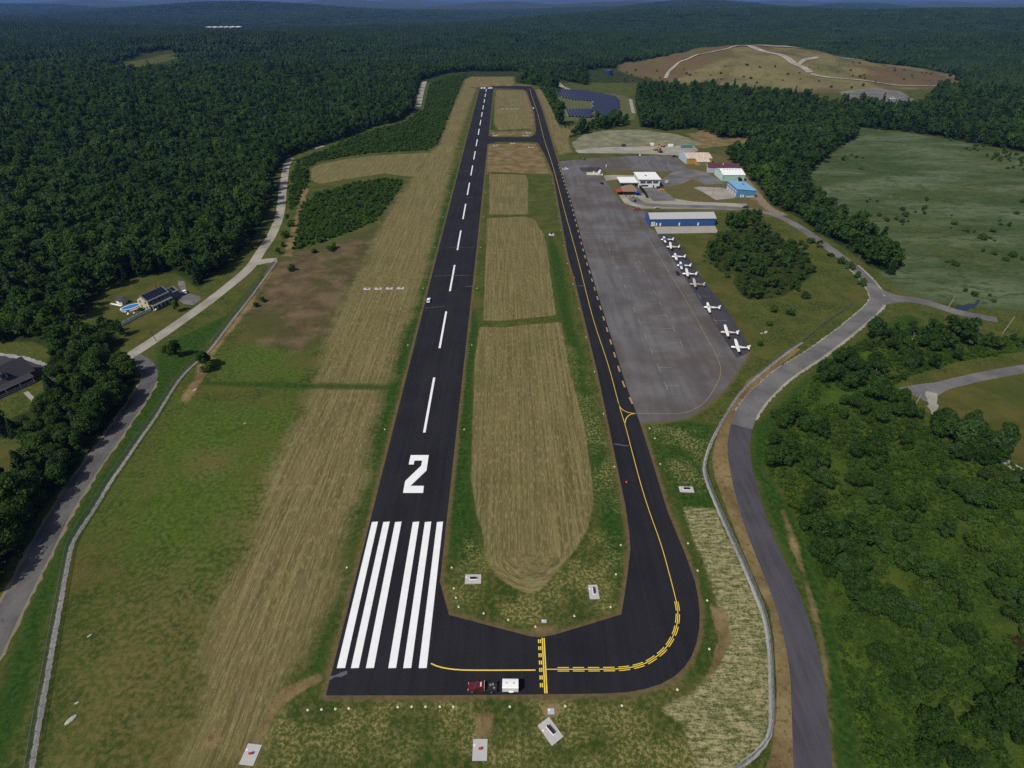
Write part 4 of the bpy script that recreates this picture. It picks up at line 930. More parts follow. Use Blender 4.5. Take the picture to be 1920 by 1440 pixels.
# far woods: canopy to the hills
pts = []
y = 1010.0
while y < 9500:
    st = 50 if y < 3000 else 50 + (y - 3000) * .012
    xm = y * 1.12 + 200
    X = np.arange(-xm, xm, st); X = X + rng.uniform(-.4, .4, X.size) * st
    Y = y + rng.uniform(-.4, .4, X.size) * st
    pts.append(np.stack([X, Y, np.full(X.size, st / 50)], 1)); y += st
pts = np.concatenate(pts); X, Y = pts[:, 0], pts[:, 1]
far_y = P(0, 134)[1]
keep = (Y > far_y + 20) | (X > P(1750, 180)[0] + 60) & (Y > P(0, 180)[1] + 40) | (X > 1000) & (Y > 800)
t_ = np.sqrt(((X - 510) / np.where(X < 510, 285, 405)) ** 2 + ((Y - 1400) / np.where(Y < 1400, 420, 310)) ** 2)
keep &= t_ > 1.02
keep &= inview(X, Y, H(X, Y) + 10, .1, .1)
keep &= ~inside(TANKCLEAR, X, Y) & (sdf(LAWN2, X, Y) < -25)
for (px, py), rr in (((110, 32), 60),): pass
X, Y, st = X[keep], Y[keep], pts[keep, 2]; n = len(X)
scatter('far_woodland', np.stack([X, Y, H(X, Y) - 1.5], 1), np.stack([st, st, np.ones(n)], 1) * rng.uniform(.9, 1.15, (n, 3)), rng.uniform(0, 6.28, n), rng.integers(0, 5, n), FAR, 'forest canopy stretching to the hills')
print('veg', cnt, len(massT), len(massS), n)
# ------------------------------------------------------------------ shared object materials
M_gray = mat('grey_metal', (.32, .33, .35), .5, .1, 2, .4, .6)
M_black = mat('black_rubber', (.015, .015, .016), .8, .1, 3)
M_glass = mat('dark_glass', (.015, .02, .028), .12, .05, 1, .6)
M_wpaint = mat('white_enamel', (.78, .79, .81), .35, .04, .6, .5)
M_red = mat('red_lamp', (.5, .03, .03), .5, .1, 2)
M_wood = mat('weathered_wood', (.12, .095, .07), .9, .25, 2)
M_rim = mat('alloy', (.45, .45, .47), .35, .05, 2, .5, .7)
def at(px, py, z=0.0): return (*P(px, py), z)
def head(p0, p1):
    a, b = P(*p0), P(*p1); return math.atan2(b[1] - a[1], b[0] - a[0])
# ------------------------------------------------------------------ vehicles
def wheel(parent, x, y, r=.36, w=.24):
    b = MB(); s = 1 if y > 0 else -1
    b.tube((x, y - w / 2, r), (x, y + w / 2, r), r, r, 14); t = b.build('wheel', M_black, parent)
    h = MB(); h.tube((x, y + s * (w / 2 - .02), r), (x, y + s * (w / 2 + .015), r), r * .6, r * .55, 10); h.build('rim', M_rim, t)
def taper(poly, w0, w1, z0, z1):
    """side outline (x, z) made into a body whose half width goes from w0 at z0 to w1 at z1"""
    def hw(z): return w0 + (w1 - w0) * max(0, min(1, (z - z0) / (z1 - z0)))
    return [[(x, -hw(z), z) for x, z in poly], [(x, hw(z), z) for x, z in poly]]
def car(name, label, px, py, hd, paint, kind='suv', cat='car', group=None):
    t = thing(name, label, cat, at(px, py), hd, group)
    L = {'suv': 4.7, 'sedan': 4.6, 'pickup': 5.5}[kind] / 2; W2 = .93
    low = [(-L, .45), (-L + .05, .35), (L - .1, .33), (L, .5), (L - .03, .82), (L - .25, .95), (-L + .05, 1.02), (-L, .9)]
    b = MB(); b.loft(taper(low, W2, W2 * .94, .5, 1.0)); b.build('body', paint, t, bevel=.05, smooth=False)
    if kind == 'suv': top = [(-L + .1, 1.0), (1.05, .95), (.35, 1.62), (-L + .45, 1.66)]
    elif kind == 'sedan': top = [(-L + .55, 1.0), (1.0, .94), (.2, 1.42), (-L + 1.35, 1.42)]
    else: top = [(-.55, 1.0), (1.35, .98), (.75, 1.72), (-.35, 1.74)]
    c = MB(); c.loft(taper(top, W2 * .92, W2 * .76, 1.0, 1.7)); cab = c.build('cabin', paint, t, bevel=.06)
    (xa, za), (xb, zb), (xc, zc), (xd, zd) = top
    hw = lambda z: W2 * .92 + (W2 * .76 - W2 * .92) * max(0, min(1, (z - 1.0) / .7))
    def pane(pts, nm): MB().add(pts, [tuple(range(len(pts)))]).build(nm, M_glass, cab)
    def lerp(a, b_, f): return a + (b_ - a) * f
    # windscreen and rear window, set just proud of the shell
    f0, f1 = .12, .9; o = .02
    zA, zB = lerp(zb, zc, f0), lerp(zb, zc, f1); xA, xB = lerp(xb, xc, f0) + o, lerp(xb, xc, f1) + o
    pane([(xA, -hw(zA) + .1, zA + o), (xA, hw(zA) - .1, zA + o), (xB, hw(zB) - .08, zB + o), (xB, -hw(zB) + .08, zB + o)], 'windscreen')
    zA, zB = lerp(za, zd, .25), lerp(za, zd, .9); xA, xB = lerp(xa, xd, .25) - o, lerp(xa, xd, .9) - o
    pane([(xA, -hw(zA) + .1, zA), (xA, hw(zA) - .1, zA), (xB, hw(zB) - .08, zB), (xB, -hw(zB) + .08, zB)], 'rear_window')
    for s in (-1, 1):
        z1, z2 = 1.08, lerp(1, zc, .93) if zc > 1 else 1.3
        x1a, x1b = lerp(xa, xd, .2) + .15, lerp(xb, xc, .18) - .15; x2a, x2b = xd + .12, xc - .06
        z2 = zc - .1
        pane([(x1a, s * (hw(z1) + .012), z1), (x1b, s * (hw(z1) + .012), z1), (x2b, s * (hw(z2) + .012), z2), (x2a, s * (hw(z2) + .012), z2)], 'side_window')
        wheel(t, L - .95, s * (W2 - .12)); wheel(t, -L + .95, s * (W2 - .12))
        MB().box(L - .08, L + .015, s * .62 - .2, s * .62 + .2, .62, .78).build('headlight', M_wpaint, t)
        MB().box(-L - .015, -L + .08, s * .68 - .13, s * .68 + .13, .68, .9).build('tail_light', M_red, t)
    if kind == 'pickup':
        MB().box(-L + .12, -.62, -W2 + .16, W2 - .16, .93, 1.035).build('bed_liner', M_black, t)
    return t
paints = dict(white=M_wpaint, black=mat('black_enamel', (.018, .02, .024), .25, .05, 1, .5), red=mat('red_enamel', (.42, .02, .03), .3, .05, 1, .5), orange=mat('orange_enamel', (.72, .30, .02), .3, .05, 1, .5), navy=mat('navy_enamel', (.02, .04, .07), .3, .05, 1, .5), silver=mat('silver_enamel', (.42, .43, .45), .3, .05, 1, .5), green=mat('dark_green_enamel', (.02, .045, .035), .3, .05, 1, .5), maroon=mat('maroon_enamel', (.115, .008, .014), .35, .08, 1, .5))
RH = math.atan2(RDIR[1], RDIR[0])
car('parked_car', 'white car on the left edge of the runway', 804, 565, RH, paints['white'], 'suv')
car('parked_car', 'white car on the far taxiway beside the hay rectangle', 1000, 204, RH + math.pi, paints['white'], 'suv')
car('pickup_truck', 'white pickup on the apron corner beside the far taxiway', 1060, 318, .1, paints['white'], 'pickup', 'pickup')
car('parked_car', 'black car at the apron edge below the fuel pad', 1128, 345, 1.9, paints['black'], 'suv')
car('parked_car', 'black car on the far edge of the upper apron', 1095, 299, 1.2, paints['black'], 'suv')
car('pickup_truck', 'red pickup parked at the apron corner behind the long blue hangar', 1193, 394, math.pi, paints['red'], 'pickup', 'pickup')
car('parked_car', 'black car parked nose-in beside the row of aircraft', 1270, 514, RH - .12, paints['black'], 'suv')
car('parked_car', 'dark green car with pale roof on the road beyond the blue hangar', 1397, 390, math.pi - .05, paints['green'], 'suv')
car('parked_car', 'navy car parked by the white terminal corner', 1235.5, 353, .1, paints['navy'], 'suv')
car('parked_car', 'orange car parked next to a navy one by the terminal', 1240, 357.5, .1, paints['orange'], 'sedan')
car('parked_car', 'silver car on the white-lined lot behind the blue hangar', 1233, 390.5, .3, paints['silver'], 'sedan')
car('parked_car', 'white car parked on the driveway of the house with the pool', 347, 549, 2.2, paints['white'], 'suv')
car('parked_car', 'black car parked at the gravel yard below the earth pile', 1264, 294, .6, paints['black'], 'suv')
car('pickup_truck', 'pale pickup behind the maroon-roofed hangar by the trees', 1326, 297, .5, paints['silver'], 'pickup', 'pickup')
for px, py, pa, lb in ((1673, 186, 'white', 'white truck parked in the distant gravel yard, topmost of three'), (1692, 184, 'silver', 'silver truck at the right edge of the distant gravel yard'), (1690, 192.5, 'red', 'dark red truck in the distant gravel yard, lowest of three')):
    o = car('yard_truck', lb, px, py, .3, paints[pa], 'pickup', 'truck'); o.scale = (1.8, 1.6, 1.7)
# maroon pickup with black work bed, towing
def work_truck():
    t = thing('pickup_truck', 'maroon crew pickup with black open bed hitched to the white trailer', 'pickup', at(905, 1291.5), math.pi - .01)
    P_ = paints['maroon']
    b = MB(); b.loft(taper([(.2, .5), (3.15, .5), (3.3, .65), (3.28, 1.08), (3.15, 1.2), (1.9, 1.27), (.2, 1.27)], .98, .93, .6, 1.2)); b.build('hood', P_, t, bevel=.05)
    b = MB(); b.loft(taper([(-.35, .5), (.9, .5), (1.95, 1.2), (1.3, 1.92), (1.1, 1.97), (-.3, 1.95)], .98, .82, 1.0, 1.95)); cab = b.build('cabin', P_, t, bevel=.05)
    MB().add([(1.96, -.84, 1.3), (1.96, .84, 1.3), (1.36, .76, 1.93), (1.36, -.76, 1.93)], [(0, 1, 2, 3)]).build('windscreen', M_glass, cab)
    for s in (-1, 1):
        MB().add([(-.1, s * .97, 1.3), (1.6, s * .97, 1.3), (1.2, s * .865, 1.82), (-.1, s * .865, 1.82)], [(0, 1, 2, 3)]).build('side_window', M_glass, cab)
        MB().box(3.24, 3.33, s * .72 - .18, s * .72 + .18, .82, 1.05).build('headlight', M_wpaint, t)
        MB().box(1.55, 1.75, s * 1.22 - .14, s * 1.22 + .14, 1.2, 1.5).build('mirror', M_black, t)
    MB().box(.2, .5, -.5, .5, 1.985, 2.08).build('light_bar', mat('lamp_plastic', (.6, .56, .5), .4, .05), t)
    b = MB(); b.box(-3.3, -.5, -1.0, 1.0, .72, .86); b.box(-3.3, -.5, -1.04, -.95, .861, 1.25); b.box(-3.3, -.5, .95, 1.04, .861, 1.25); b.build('bed', mat('bed_black', (.02, .02, .022), .6, .2, 2), t)
    b = MB(); b.box(-.49, -.4, -.95, .95, 1.0, 2.0); b.build('headboard', mat('tan_rack', (.45, .40, .32), .7, .1), t)
    for x, y, z in ((-2.7, .3, .3), (-1.8, -.4, .25), (-2.4, -.5, .4)): MB().box(x - .25, x + .25, y - .2, y + .2, .861, .861 + z).build('tool_box', M_gray, t, bevel=.03)
    MB().box(-3.7, -3.3, -.06, .06, .5, .62).build('hitch', M_black, t)
    for x in (2.35, -2.1):
        for s in (-1, 1): wheel(t, x, s * .9, .42, .28)
work_truck()
def trailer():
    t = thing('box_trailer', 'white enclosed trailer behind the maroon pickup', 'trailer', at(957, 1291), math.pi - .01)
    b = MB(); b.prism([(-1.05, .5), (1.05, .5), (1.1, 2.28), (.85, 2.38), (0, 2.44), (-.85, 2.38), (-1.1, 2.28)], -1.85, 1.85, 'x'); b.build('box', M_wpaint, t, bevel=.03)
    for x in (-.75, .95): MB().box(x - .2, x + .2, -.2, .2, 2.42, 2.52).build('roof_vent', mat('vent_grey', (.5, .5, .52), .5, .05), t)
    for s in (-1, 1):
        wheel(t, -.2, s * 1.05, .36, .22); b = MB(); b.box(-.75, .35, s * 1.13 - .14, s * 1.13 + .14, .74, .8); b.build('mudguard', M_wpaint, t)
        MB().box(-1.4, 1.4, s * 1.095 - .012, s * 1.095 + .012, .6, .72).build('side_trim', M_gray, t)
    b = MB(); b.tube((1.85, .7, .5), (3.0, 0, .5), .05); b.tube((1.85, -.7, .5), (3.0, 0, .5), .05); b.build('drawbar', M_black, t)
trailer()
# ------------------------------------------------------------------ aircraft
def ring(x, hw, zc, hh, n=12, e=2.4):
    out = []
    for i in range(n):
        a = 6.2832 * i / n; c, s = math.cos(a), math.sin(a)
        out.append((x, hw * math.copysign(abs(c) ** (2 / e), c), zc + hh * math.copysign(abs(s) ** (2 / e), s)))
    return out
def plane(label, px, py, hd, high=True, paint=None, fus=None, cover=None, stripe=None):
    x, y = P(px, py, 1.6)
    t = thing('light_aircraft', label, 'aircraft', (x, y, 0), hd, 'light aircraft tied down on the dark strip')
    paint = paint or M_wpaint; fus = fus or paint
    z0 = 1.25 if high else 1.15
    b = MB(); b.loft([ring(2.75, .2, z0, .2), ring(2.6, .42, z0, .38), ring(1.4, .55, z0 + .03, .52), ring(.6, .58, z0 + (.2 if high else .1), .72 if high else .6), ring(-.6, .57, z0 + (.2 if high else .12), .70 if high else .6), ring(-1.8, .42, z0 + .15, .48), ring(-3.6, .2, z0 + .28, .26), ring(-5.0, .08, z0 + .35, .14)])
    f = b.build('fuselage', fus, t, smooth=True)
    MB().loft([ring(2.76, .2, z0, .2), ring(3.02, .06, z0, .06)]).build('spinner', M_gray, t, smooth=True)
    MB().box(2.85, 2.9, -.07, .07, z0 - .95, z0 + .95).build('propeller', M_black, t)
    wz = 2.2 if high else .82
    def wing(s):
        sec = lambda yy, c, x0, th, z: [(x0, s * yy, z), (x0 - .1 * c, s * yy, z + th), (x0 - .45 * c, s * yy, z + th * .8), (x0 - c, s * yy, z + .01), (x0 - .5 * c, s * yy, z - th * .5), (x0 - .08 * c, s * yy, z - th * .5)]
        dih = .16 if high else .42
        return MB().loft([sec(.0 if high else .4, 1.45, 1.05, .12, wz), sec(3.0, 1.42, 1.02, .11, wz + dih * .5), sec(5.45, 1.02, .88, .09, wz + dih), sec(5.7, .7, .68, .05, wz + dih)])
    for s in (-1, 1):
        w = wing(s).build('wing', paint, t)
        MB().box(-.52, -.30, min(s * 3.0, s * 4.9), max(s * 3.0, s * 4.9), wz + (.2 if high else .36), wz + (.215 if high else .375)).build('aileron', mat('aileron_grey', (.62, .63, .66), .5, .04), w) if False else None
        if high: MB().tube((.55, s * .5, .75), (.5, s * 2.6, 2.2), .05, .05, 6).build('wing_strut', paint, t)
        MB().loft([[(-4.15, s * .05, z0 + .4), (-4.25, s * .05, z0 + .46), (-5.05, s * .05, z0 + .4)], [(-4.45, s * 1.65, z0 + .41), (-4.5, s * 1.65, z0 + .45), (-5.1, s * 1.65, z0 + .41)]]).build('tailplane', paint, t)
        g = MB(); g.tube((-.1, s * .45, z0 - .3), (-.15, s * 1.2, .3), .05, .04, 6); g.build('gear_leg', paint, t)
        g = MB(); g.tube((-.15, s * 1.15, .22), (-.15, s * 1.32, .22), .22, .22, 10); g.build('wheel', M_black, t)
        g = MB(); zz = z0 + (.42 if high else .35)
        g.add([(1.15, s * .55, zz), (-1.1, s * .53, zz), (-1.0, s * .49, zz + .32), (.75, s * .5, zz + .36)], [(0, 1, 2, 3)]); g.build('side_window', M_glass, f)
    MB().loft([[(-4.0, -.05, z0 + .45), (-4.0, .05, z0 + .45), (-5.15, .04, z0 + .4), (-5.15, -.04, z0 + .4)], [(-4.95, -.03, z0 + 1.75), (-4.95, .03, z0 + 1.75), (-5.5, .02, z0 + 1.72), (-5.5, -.02, z0 + 1.72)]]).build('tail_fin', stripe or paint, t)
    MB().tube((2.2, 0, z0 - .3), (2.25, 0, .2), .05, .04, 6).build('nose_leg', M_gray, t)
    MB().tube((2.25, -.08, .19), (2.25, .08, .19), .19, .19, 10).build('wheel', M_black, t)
    zz = z0 + (.5 if high else .4)
    MB().add([(1.45, -.42, zz), (1.45, .42, zz), (.72, .42, zz + .42), (.72, -.42, zz + .42)], [(0, 1, 2, 3)]).build('windscreen', M_glass, f)
    if cover: MB().loft([ring(1.55, .62, z0 + .12, .55), ring(.7, .66, z0 + .28, .64), ring(-1.0, .63, z0 + .28, .6), ring(-1.5, .5, z0 + .22, .52)]).build('canopy_cover', cover, t, smooth=True)
    return t
blue_cov = mat('blue_canvas', (.02, .07, .28), .8, .15, 3)
silver = mat('dull_silver', (.5, .5, .5), .5, .12, 1.5, .4, .2)
cream = mat('cream_enamel', (.62, .56, .42), .4, .06, 1, .4)
rosy = mat('rose_enamel', (.42, .28, .27), .45, .08, 1, .4)
PH = math.radians(170)
plane('white low-wing aircraft with blue canopy cover, nearest the hangar', 1247.5, 448, PH + .05, False, cover=blue_cov)
plane('high-wing aircraft with cream tail, second from the hangar', 1258, 462, PH, True, fus=cream)
plane('white pointed-nose low-wing aircraft, third from the hangar', 1268.5, 480, PH + .03, False)
plane('white low-wing aircraft with blue canopy cover, fourth from the hangar', 1278.5, 496.5, PH, False, cover=blue_cov)
plane('white high-wing aircraft beside the parked black car', 1289, 512.5, PH, True)
plane('grey high-wing aircraft with rosy fuselage, sixth from the hangar', 1303, 532, PH, True, paint=silver, fus=rosy)
plane('white low-wing aircraft between two empty tie-down marks', 1330.5, 575, PH, False)
plane('white high-wing aircraft with rosy tail, second from the strip end', 1363, 622, PH, True, fus=mat('pale_rose', (.62, .52, .52), .4, .05))
plane('white high-wing aircraft at the near end of the strip', 1383, 650, PH, True)
# ------------------------------------------------------------------ buildings
def seams(b, x0, x1, y, z0, z1, step, axis='x', d=.04):
    """raised standing seams on a wall"""
    v = x0 + step / 2
    while v < x1:
        if axis == 'x': b.box(v - .05, v + .05, y - d, y + d, z0, z1)
        else: b.box(y - d, y + d, v - .05, v + .05, z0, z1)
        v += step
def gable(name, label, loc, rz, w, d, eave, ridge, wall, roof, along='x', over=.35, hip=0.0, cat='hangar', mono=False):
    t = thing(name, label, cat, loc, rz)
    if mono: prof = None
    b = MB()
    if mono: b.prism([(0, 0), (w, 0), (w, ridge), (0, eave)], 0, d, 'y')
    elif along == 'x': b.prism([(0, 0), (d, 0), (d, eave), (d / 2, ridge), (0, eave)], 0, w, 'x')
    else: b.prism([(0, 0), (w, 0), (w, eave), (w / 2, ridge), (0, eave)], 0, d, 'y')
    wl = b.build('wall', wall, t)
    r = MB(); th = .14; o = over
    if mono:
        s = (ridge - eave) / w; r.prism([(-o, eave - o * s + .02), (w + o, ridge + o * s + .02), (w + o, ridge + o * s + th + .1), (-o, eave - o * s + th + .1)], -o, d + o, 'y')
    else:
        span = d if along == 'x' else w; run = span / 2; s = (ridge - eave) / run
        L = w if along == 'x' else d
        prof = [(-o, eave - o * s + .02), (run, ridge + .02), (span + o, eave - o * s + .02), (span + o, eave - o * s + th), (run, ridge + th + .03), (-o, eave - o * s + th)]
        r.prism(prof, -o, L + o, 'x' if along == 'x' else 'y')
        if hip: pass
    ro = r.build('roof', roof, t)
    return t, wl, ro
def metal(name, col, n=0.0): return mat(name, col, .5, .07, .5, .4, 0.0)
M_bluew = metal('blue_siding', (.030, .085, .265)); M_greyr = metal('grey_roof_sheet', (.38, .39, .41)); M_door = mat('white_door', (.72, .74, .76), .5, .05)
t, wl, ro = gable('blue_hangar', 'long blue metal hangar with grey roof beside the aircraft row', (96.1, 384.6, 0), .037, 46, 14, 5.0, 7.2, M_bluew, M_greyr)
b = MB(); seams(b, 0, 46, 0, .1, 4.8, 1.9); seams(b, 0, 14, 0, .1, 4.8, 1.9, 'y'); b.build('siding_rib', metal('blue_rib', (.024, .07, .22)), wl)
b = MB(); v = 1.0
while v < 46: b.add([(v - .04, -.36, 4.98 + .09), (v + .04, -.36, 5.07), (v + .04, 7, 7.2 + .24), (v - .04, 7, 7.44)], [(0, 1, 2, 3)]); v += 1.5
b.build('roof_seam', metal('roof_seam', (.30, .31, .33)), ro)
for x, w_, h_ in ((.9, 2.6, 3.0), (4.2, .95, 2.2), (6.9, .95, 2.2), (20.3, .95, 2.2), (33.6, .95, 2.2)):
    dd = MB().box(x, x + w_, -.09, -.005, .03, h_).build('door', M_door, t)
    if w_ > 2: MB().box(x + .4, x + w_ - .4, -.115, -.091, .8, 2.6).build('pane', mat('hazy_pane', (.5, .53, .5), .3, .05), dd)
    else: MB().tube((x + .8, -.13, 1.05), (x + .8, -.09, 1.05), .04).build('handle', M_black, dd)
for i in range(3):
    x0, y0 = P(1247 + i * 36, 425.5); pts = spline([(x0 - 6, y0 - 9.6), (x0 - 1, y0 - 9.5), (x0 + 2.6, y0 - 7), (x0 + 3.2, y0 - 4), (x0 + 1.5, y0 - 1.2)], 5)
    ribbon('lane_line', pts, .16, .034, mat('rust_paint', (.16, .09, .05), .8, .2), apron)
# terminal
t = thing('terminal_building', 'white two-part terminal with flat white roofs by the car park', 'building', (106.2, 481, 0), 0)
M_wwall = mat('white_wall', (.70, .71, .74), .7, .05, .3); M_wroof = mat('white_membrane', (.74, .76, .78), .6, .06, .2); M_teal = mat('teal_trim', (.03, .10, .12), .6, .1)
MB().box(0, 17.5, 0, 23, 0, 6.2).build('main_wall', M_wwall, t); MB().box(-.5, 18, -.6, 23.5, 6.22, 6.62).build('fascia', mat('blue_grey_fascia', (.12, .17, .25), .6, .08), t)
r = MB().box(-.7, 18.2, -.8, 23.7, 6.63, 6.85).build('roof', M_wroof, t); MB().box(6.5, 8, 10, 11.5, 6.86, 7.5).build('roof_unit', M_gray, r, bevel=.05); MB().tube((9, 3, 6.86), (9, 3, 7.5), .15).build('vent_pipe', M_gray, r)
for i in range(3):
    w_ = MB().box(1.1 + i * 5.3, 5.5 + i * 5.3, -.06, -.004, 3.4, 5.3).build('window', M_glass, t)
    for k in range(5): MB().box(1.1 + i * 5.3 + k * 1.08, 1.17 + i * 5.3 + k * 1.08, -.11, -.061, 3.4, 5.3).build('mullion', M_wwall, w_)
MB().box(12, 13.1, -.07, -.004, .03, 2.2).build('door', M_teal, t); MB().box(2, 8, -.06, -.004, .9, 2.2).build('window', M_glass, t)
for y0 in (3, 9, 15): MB().box(-.06, -.004, y0, y0 + 4, 4.4, 5.6).build('window', M_glass, t)
MB().box(-15, -.05, 1.5, 18, 0, 3.5).build('annex_wall', M_teal, t); MB().box(-15.6, -.75, .9, 18.6, 3.52, 4.05).build('annex_roof', M_wroof, t)
for i in range(5): MB().box(-14.2 + i * 2.8, -12.2 + i * 2.8, 1.43, 1.496, 1.0, 2.8).build('window', M_glass, t)
# pavilion restaurant
t = thing('restaurant_pavilion', 'brown hip-roofed pavilion with red awning in front of the terminal', 'building', (*P(1169, 366), 0), 0)
b = MB()
for x in (0, 4, 8, 11.5):
    for y0 in (0, 9): b.box(x - .12, x + .12, y0 - .12, y0 + .12, 0, 3.0)
b.build('post', M_wood, t)
b = MB(); b.box(-.2, 11.7, 3.0, 13.2, 0.02, 2.9); b.build('wall', mat('timber_wall', (.11, .075, .05), .9, .2, 1), t)
b = MB(); b.add([(-.8, -.8, 3), (12.3, -.8, 3), (12.3, 13.8, 3), (-.8, 13.8, 3), (4, 6.5, 6.6), (7.5, 6.5, 6.6)], [(0, 1, 5, 4), (1, 2, 5), (2, 3, 4, 5), (3, 0, 4), (3, 2, 1, 0)]); b.build('roof', mat('brown_shingle', (.20, .135, .085), .9, .15, 2), t)
b = MB(); b.add([(-5.5, 0, 2.2), (-.9, 0, 3.0), (-.9, 8, 3.0), (-5.5, 8, 2.2), (-5.5, 0, 2.3), (-.9, 0, 3.1), (-.9, 8, 3.1), (-5.5, 8, 2.3)], [(3, 2, 1, 0), (4, 5, 6, 7), (0, 1, 5, 4), (1, 2, 6, 5), (2, 3, 7, 6), (3, 0, 4, 7)]); b.build('awning', mat('red_awning', (.33, .035, .045), .7, .12, 1), t)
t = thing('canopy_tent', 'blue peaked canopy tent beside the brown pavilion', 'tent', (*P(1192, 367.5), 0), .2)
for x, y0 in ((0, 0), (4.2, 0), (4.2, 4.2), (0, 4.2)): MB().tube((x, y0, 0), (x, y0, 2.6), .05).build('pole', M_gray, t)
MB().add([(-.3, -.3, 2.5), (4.5, -.3, 2.5), (4.5, 4.5, 2.5), (-.3, 4.5, 2.5), (2.1, 2.1, 4.1)], [(0, 1, 4), (1, 2, 4), (2, 3, 4), (3, 0, 4)]).build('canopy', mat('blue_fabric', (.015, .06, .32), .7, .12, 1), t)
MB().add([(-.05, 4.3, .1), (4.25, 4.3, .1), (4.25, 4.3, 2.5), (-.05, 4.3, 2.5)], [(0, 1, 2, 3)]).build('side_curtain', MC['blue_fabric'], t)
for i, (px, py) in enumerate([(1174, 368), (1181, 369), (1187, 370)]):
    t = thing('picnic_table', 'small wooden table on the pavilion terrace', 'table', at(px, py), .3 * i, 'tables on the pavilion terrace')
    MB().box(-.9, .9, -.4, .4, .70, .76).build('tabletop', M_wood, t); MB().box(-.9, .9, -.85, -.6, .42, .46).build('bench', M_wood, t); MB().box(-.9, .9, .6, .85, .42, .46).build('bench', M_wood, t)
    for s in (-1, 1): MB().box(s * .6 - .05, s * .6 + .05, -.7, .7, .0, .42).build('leg', M_wood, t)
hp = resample(PL([(1197, 349), (1206, 360), (1214, 371)]), 1.2)
K = Cards(); rg = np.random.default_rng(5)
for p in hp:
    K.cards(np.array([p[0], p[1], 0]) + rg.normal(size=(60, 3)) * [.35, .35, 0] + np.stack([0 * np.arange(60), 0 * np.arange(60), rg.uniform(0, 2, 60)], 1), rg.normal(size=(60, 3)), .4, rg.uniform(0, .5, 60), rg); K.core(np.array([p[0], p[1], .9]), .75, 1.2, rg, .1)
tag(link('hedge', K.mesh('hedge', M_pine)), 'dark clipped hedge between pavilion and car park', 'hedge')
t = thing('notice_board', 'pale blank board on posts right of the terminal', 'sign', (*P(1249, 345.5), 0), .1)
MB().box(-1.6, 1.6, -.06, .06, 1.0, 3.6).build('panel', mat('pale_board', (.55, .6, .6), .6, .05), t)
for s in (-1, 1): MB().box(s * 1.2 - .07, s * 1.2 + .07, -.15, -.062, 0, 3.3).build('post', M_wood, t)
# light blue hangar
M_lb = metal('light_blue_siding', (.085, .23, .42)); M_lbr = metal('light_blue_roof', (.20, .42, .68)); M_mint = metal('mint_siding', (.33, .52, .50))
t, wl, ro = gable('light_blue_hangar', 'light blue hangar with sloping blue roof and row of doors', (178.9, 453, 0), 0, 15, 25, 6.4, 5.2, M_lb, M_lbr, mono=True)
b = MB(); seams(b, 0, 15, 0, .1, 5.0, 1.5); b.build('siding_rib', metal('light_blue_rib', (.07, .19, .36)), wl)
for i in range(4):
    d_ = MB().box(-.07, -.004, 1.2 + i * 5.9, 5.6 + i * 5.9, .03, 4.6).build('hangar_door', mat('pale_rose_door', (.48, .44, .5), .6, .08), t)
    MB().box(-.09, -.071, 1.5 + i * 5.9, 5.3 + i * 5.9, 3.0, 3.6).build('pane', M_glass, d_)
MB().box(3.2, 4.2, -.07, -.004, .03, 2.2).build('door', M_door, t); MB().box(5.0, 6.0, -.07, -.004, .03, 2.2).build('door', M_door, t); MB().box(.0, 15.0, -.05, -.003, 0.0, .028).build('sill', M_conc, t)
MB().box(8, 14.4, -.06, -.004, .04, 1.3).build('base_panel', mat('cream_panel', (.5, .46, .38), .7, .1), t); MB().box(9, 10.5, 15, 16.5, 6.1, 6.7).build('roof_unit', M_gray, ro)
b = MB(); v = 1.0
while v < 25: b.add([(-.3, v - .05, 6.4 + .30), (15.3, v - .05, 5.2 + .25), (15.3, v + .05, 5.45), (-.3, v + .05, 6.70)], [(0, 1, 2, 3)]); v += 1.6
b.build('roof_seam', metal('lb_seam', (.16, .36, .60)), ro)
t, wl, ro = gable('mint_hangar', 'mint green hangar with bright white roof and dark vents', (182.6, 501, 0), 0, 19, 23, 5.2, 7.6, M_mint, M_wroof)
for i in range(6): MB().box(3 + i * 2.6, 3.6 + i * 2.6, 9.4, 10.2, 6.9, 7.75).build('roof_vent', M_black, ro)
for i in range(3):
    MB().box(-.07, -.004, 2 + i * 6.7, 7.8 + i * 6.7, .03, 4.5).build('hangar_door', metal('mint_door', (.42, .60, .58)), t)
MB().box(13, 14, -.07, -.004, .03, 2.2).build('door', M_door, t)
t, wl, ro = gable('maroon_roof_hangar', 'grey hangar with dark maroon roof between yellow and mint hangars', (178, 530, 0), -.25, 27, 18, 4.6, 6.8, metal('grey_siding', (.34, .36, .40)), metal('maroon_roof', (.085, .030, .045)))
MB().box(-.07, -.004, 1.5, 6, .03, 4.0).build('hangar_door', M_door, t); MB().box(-.07, -.004, 7, 16, .03, 3.6).build('hangar_door', mat('tan_door', (.42, .38, .28), .7, .1), t); MB().tube((13, 6, 6), (13, 6, 7.4), .25).build('vent_pipe', M_wpaint, ro)
MB().box(8, 10, -.06, -.004, 1.2, 2.4).build('window', M_glass, t)
M_blot = NT('flaking_roof'); v_ = M_blot.obj(); M_blot.bsdf(M_blot.mix(M_blot.step(M_blot.noise(v_, 1.1, 5, .75), .45, .56), (.33, .20, .15), (.66, .62, .55)), .8, .2); M_blot = M_blot.m
t, wl, ro = gable('yellow_hangar', 'yellow hangar with flaking whitish roof at the apron corner', (167.5, 562, 0), .04, 24, 25, 5.0, 7.4, mat('yellow_wall', (.38, .24, .05), .8, .12), M_blot)
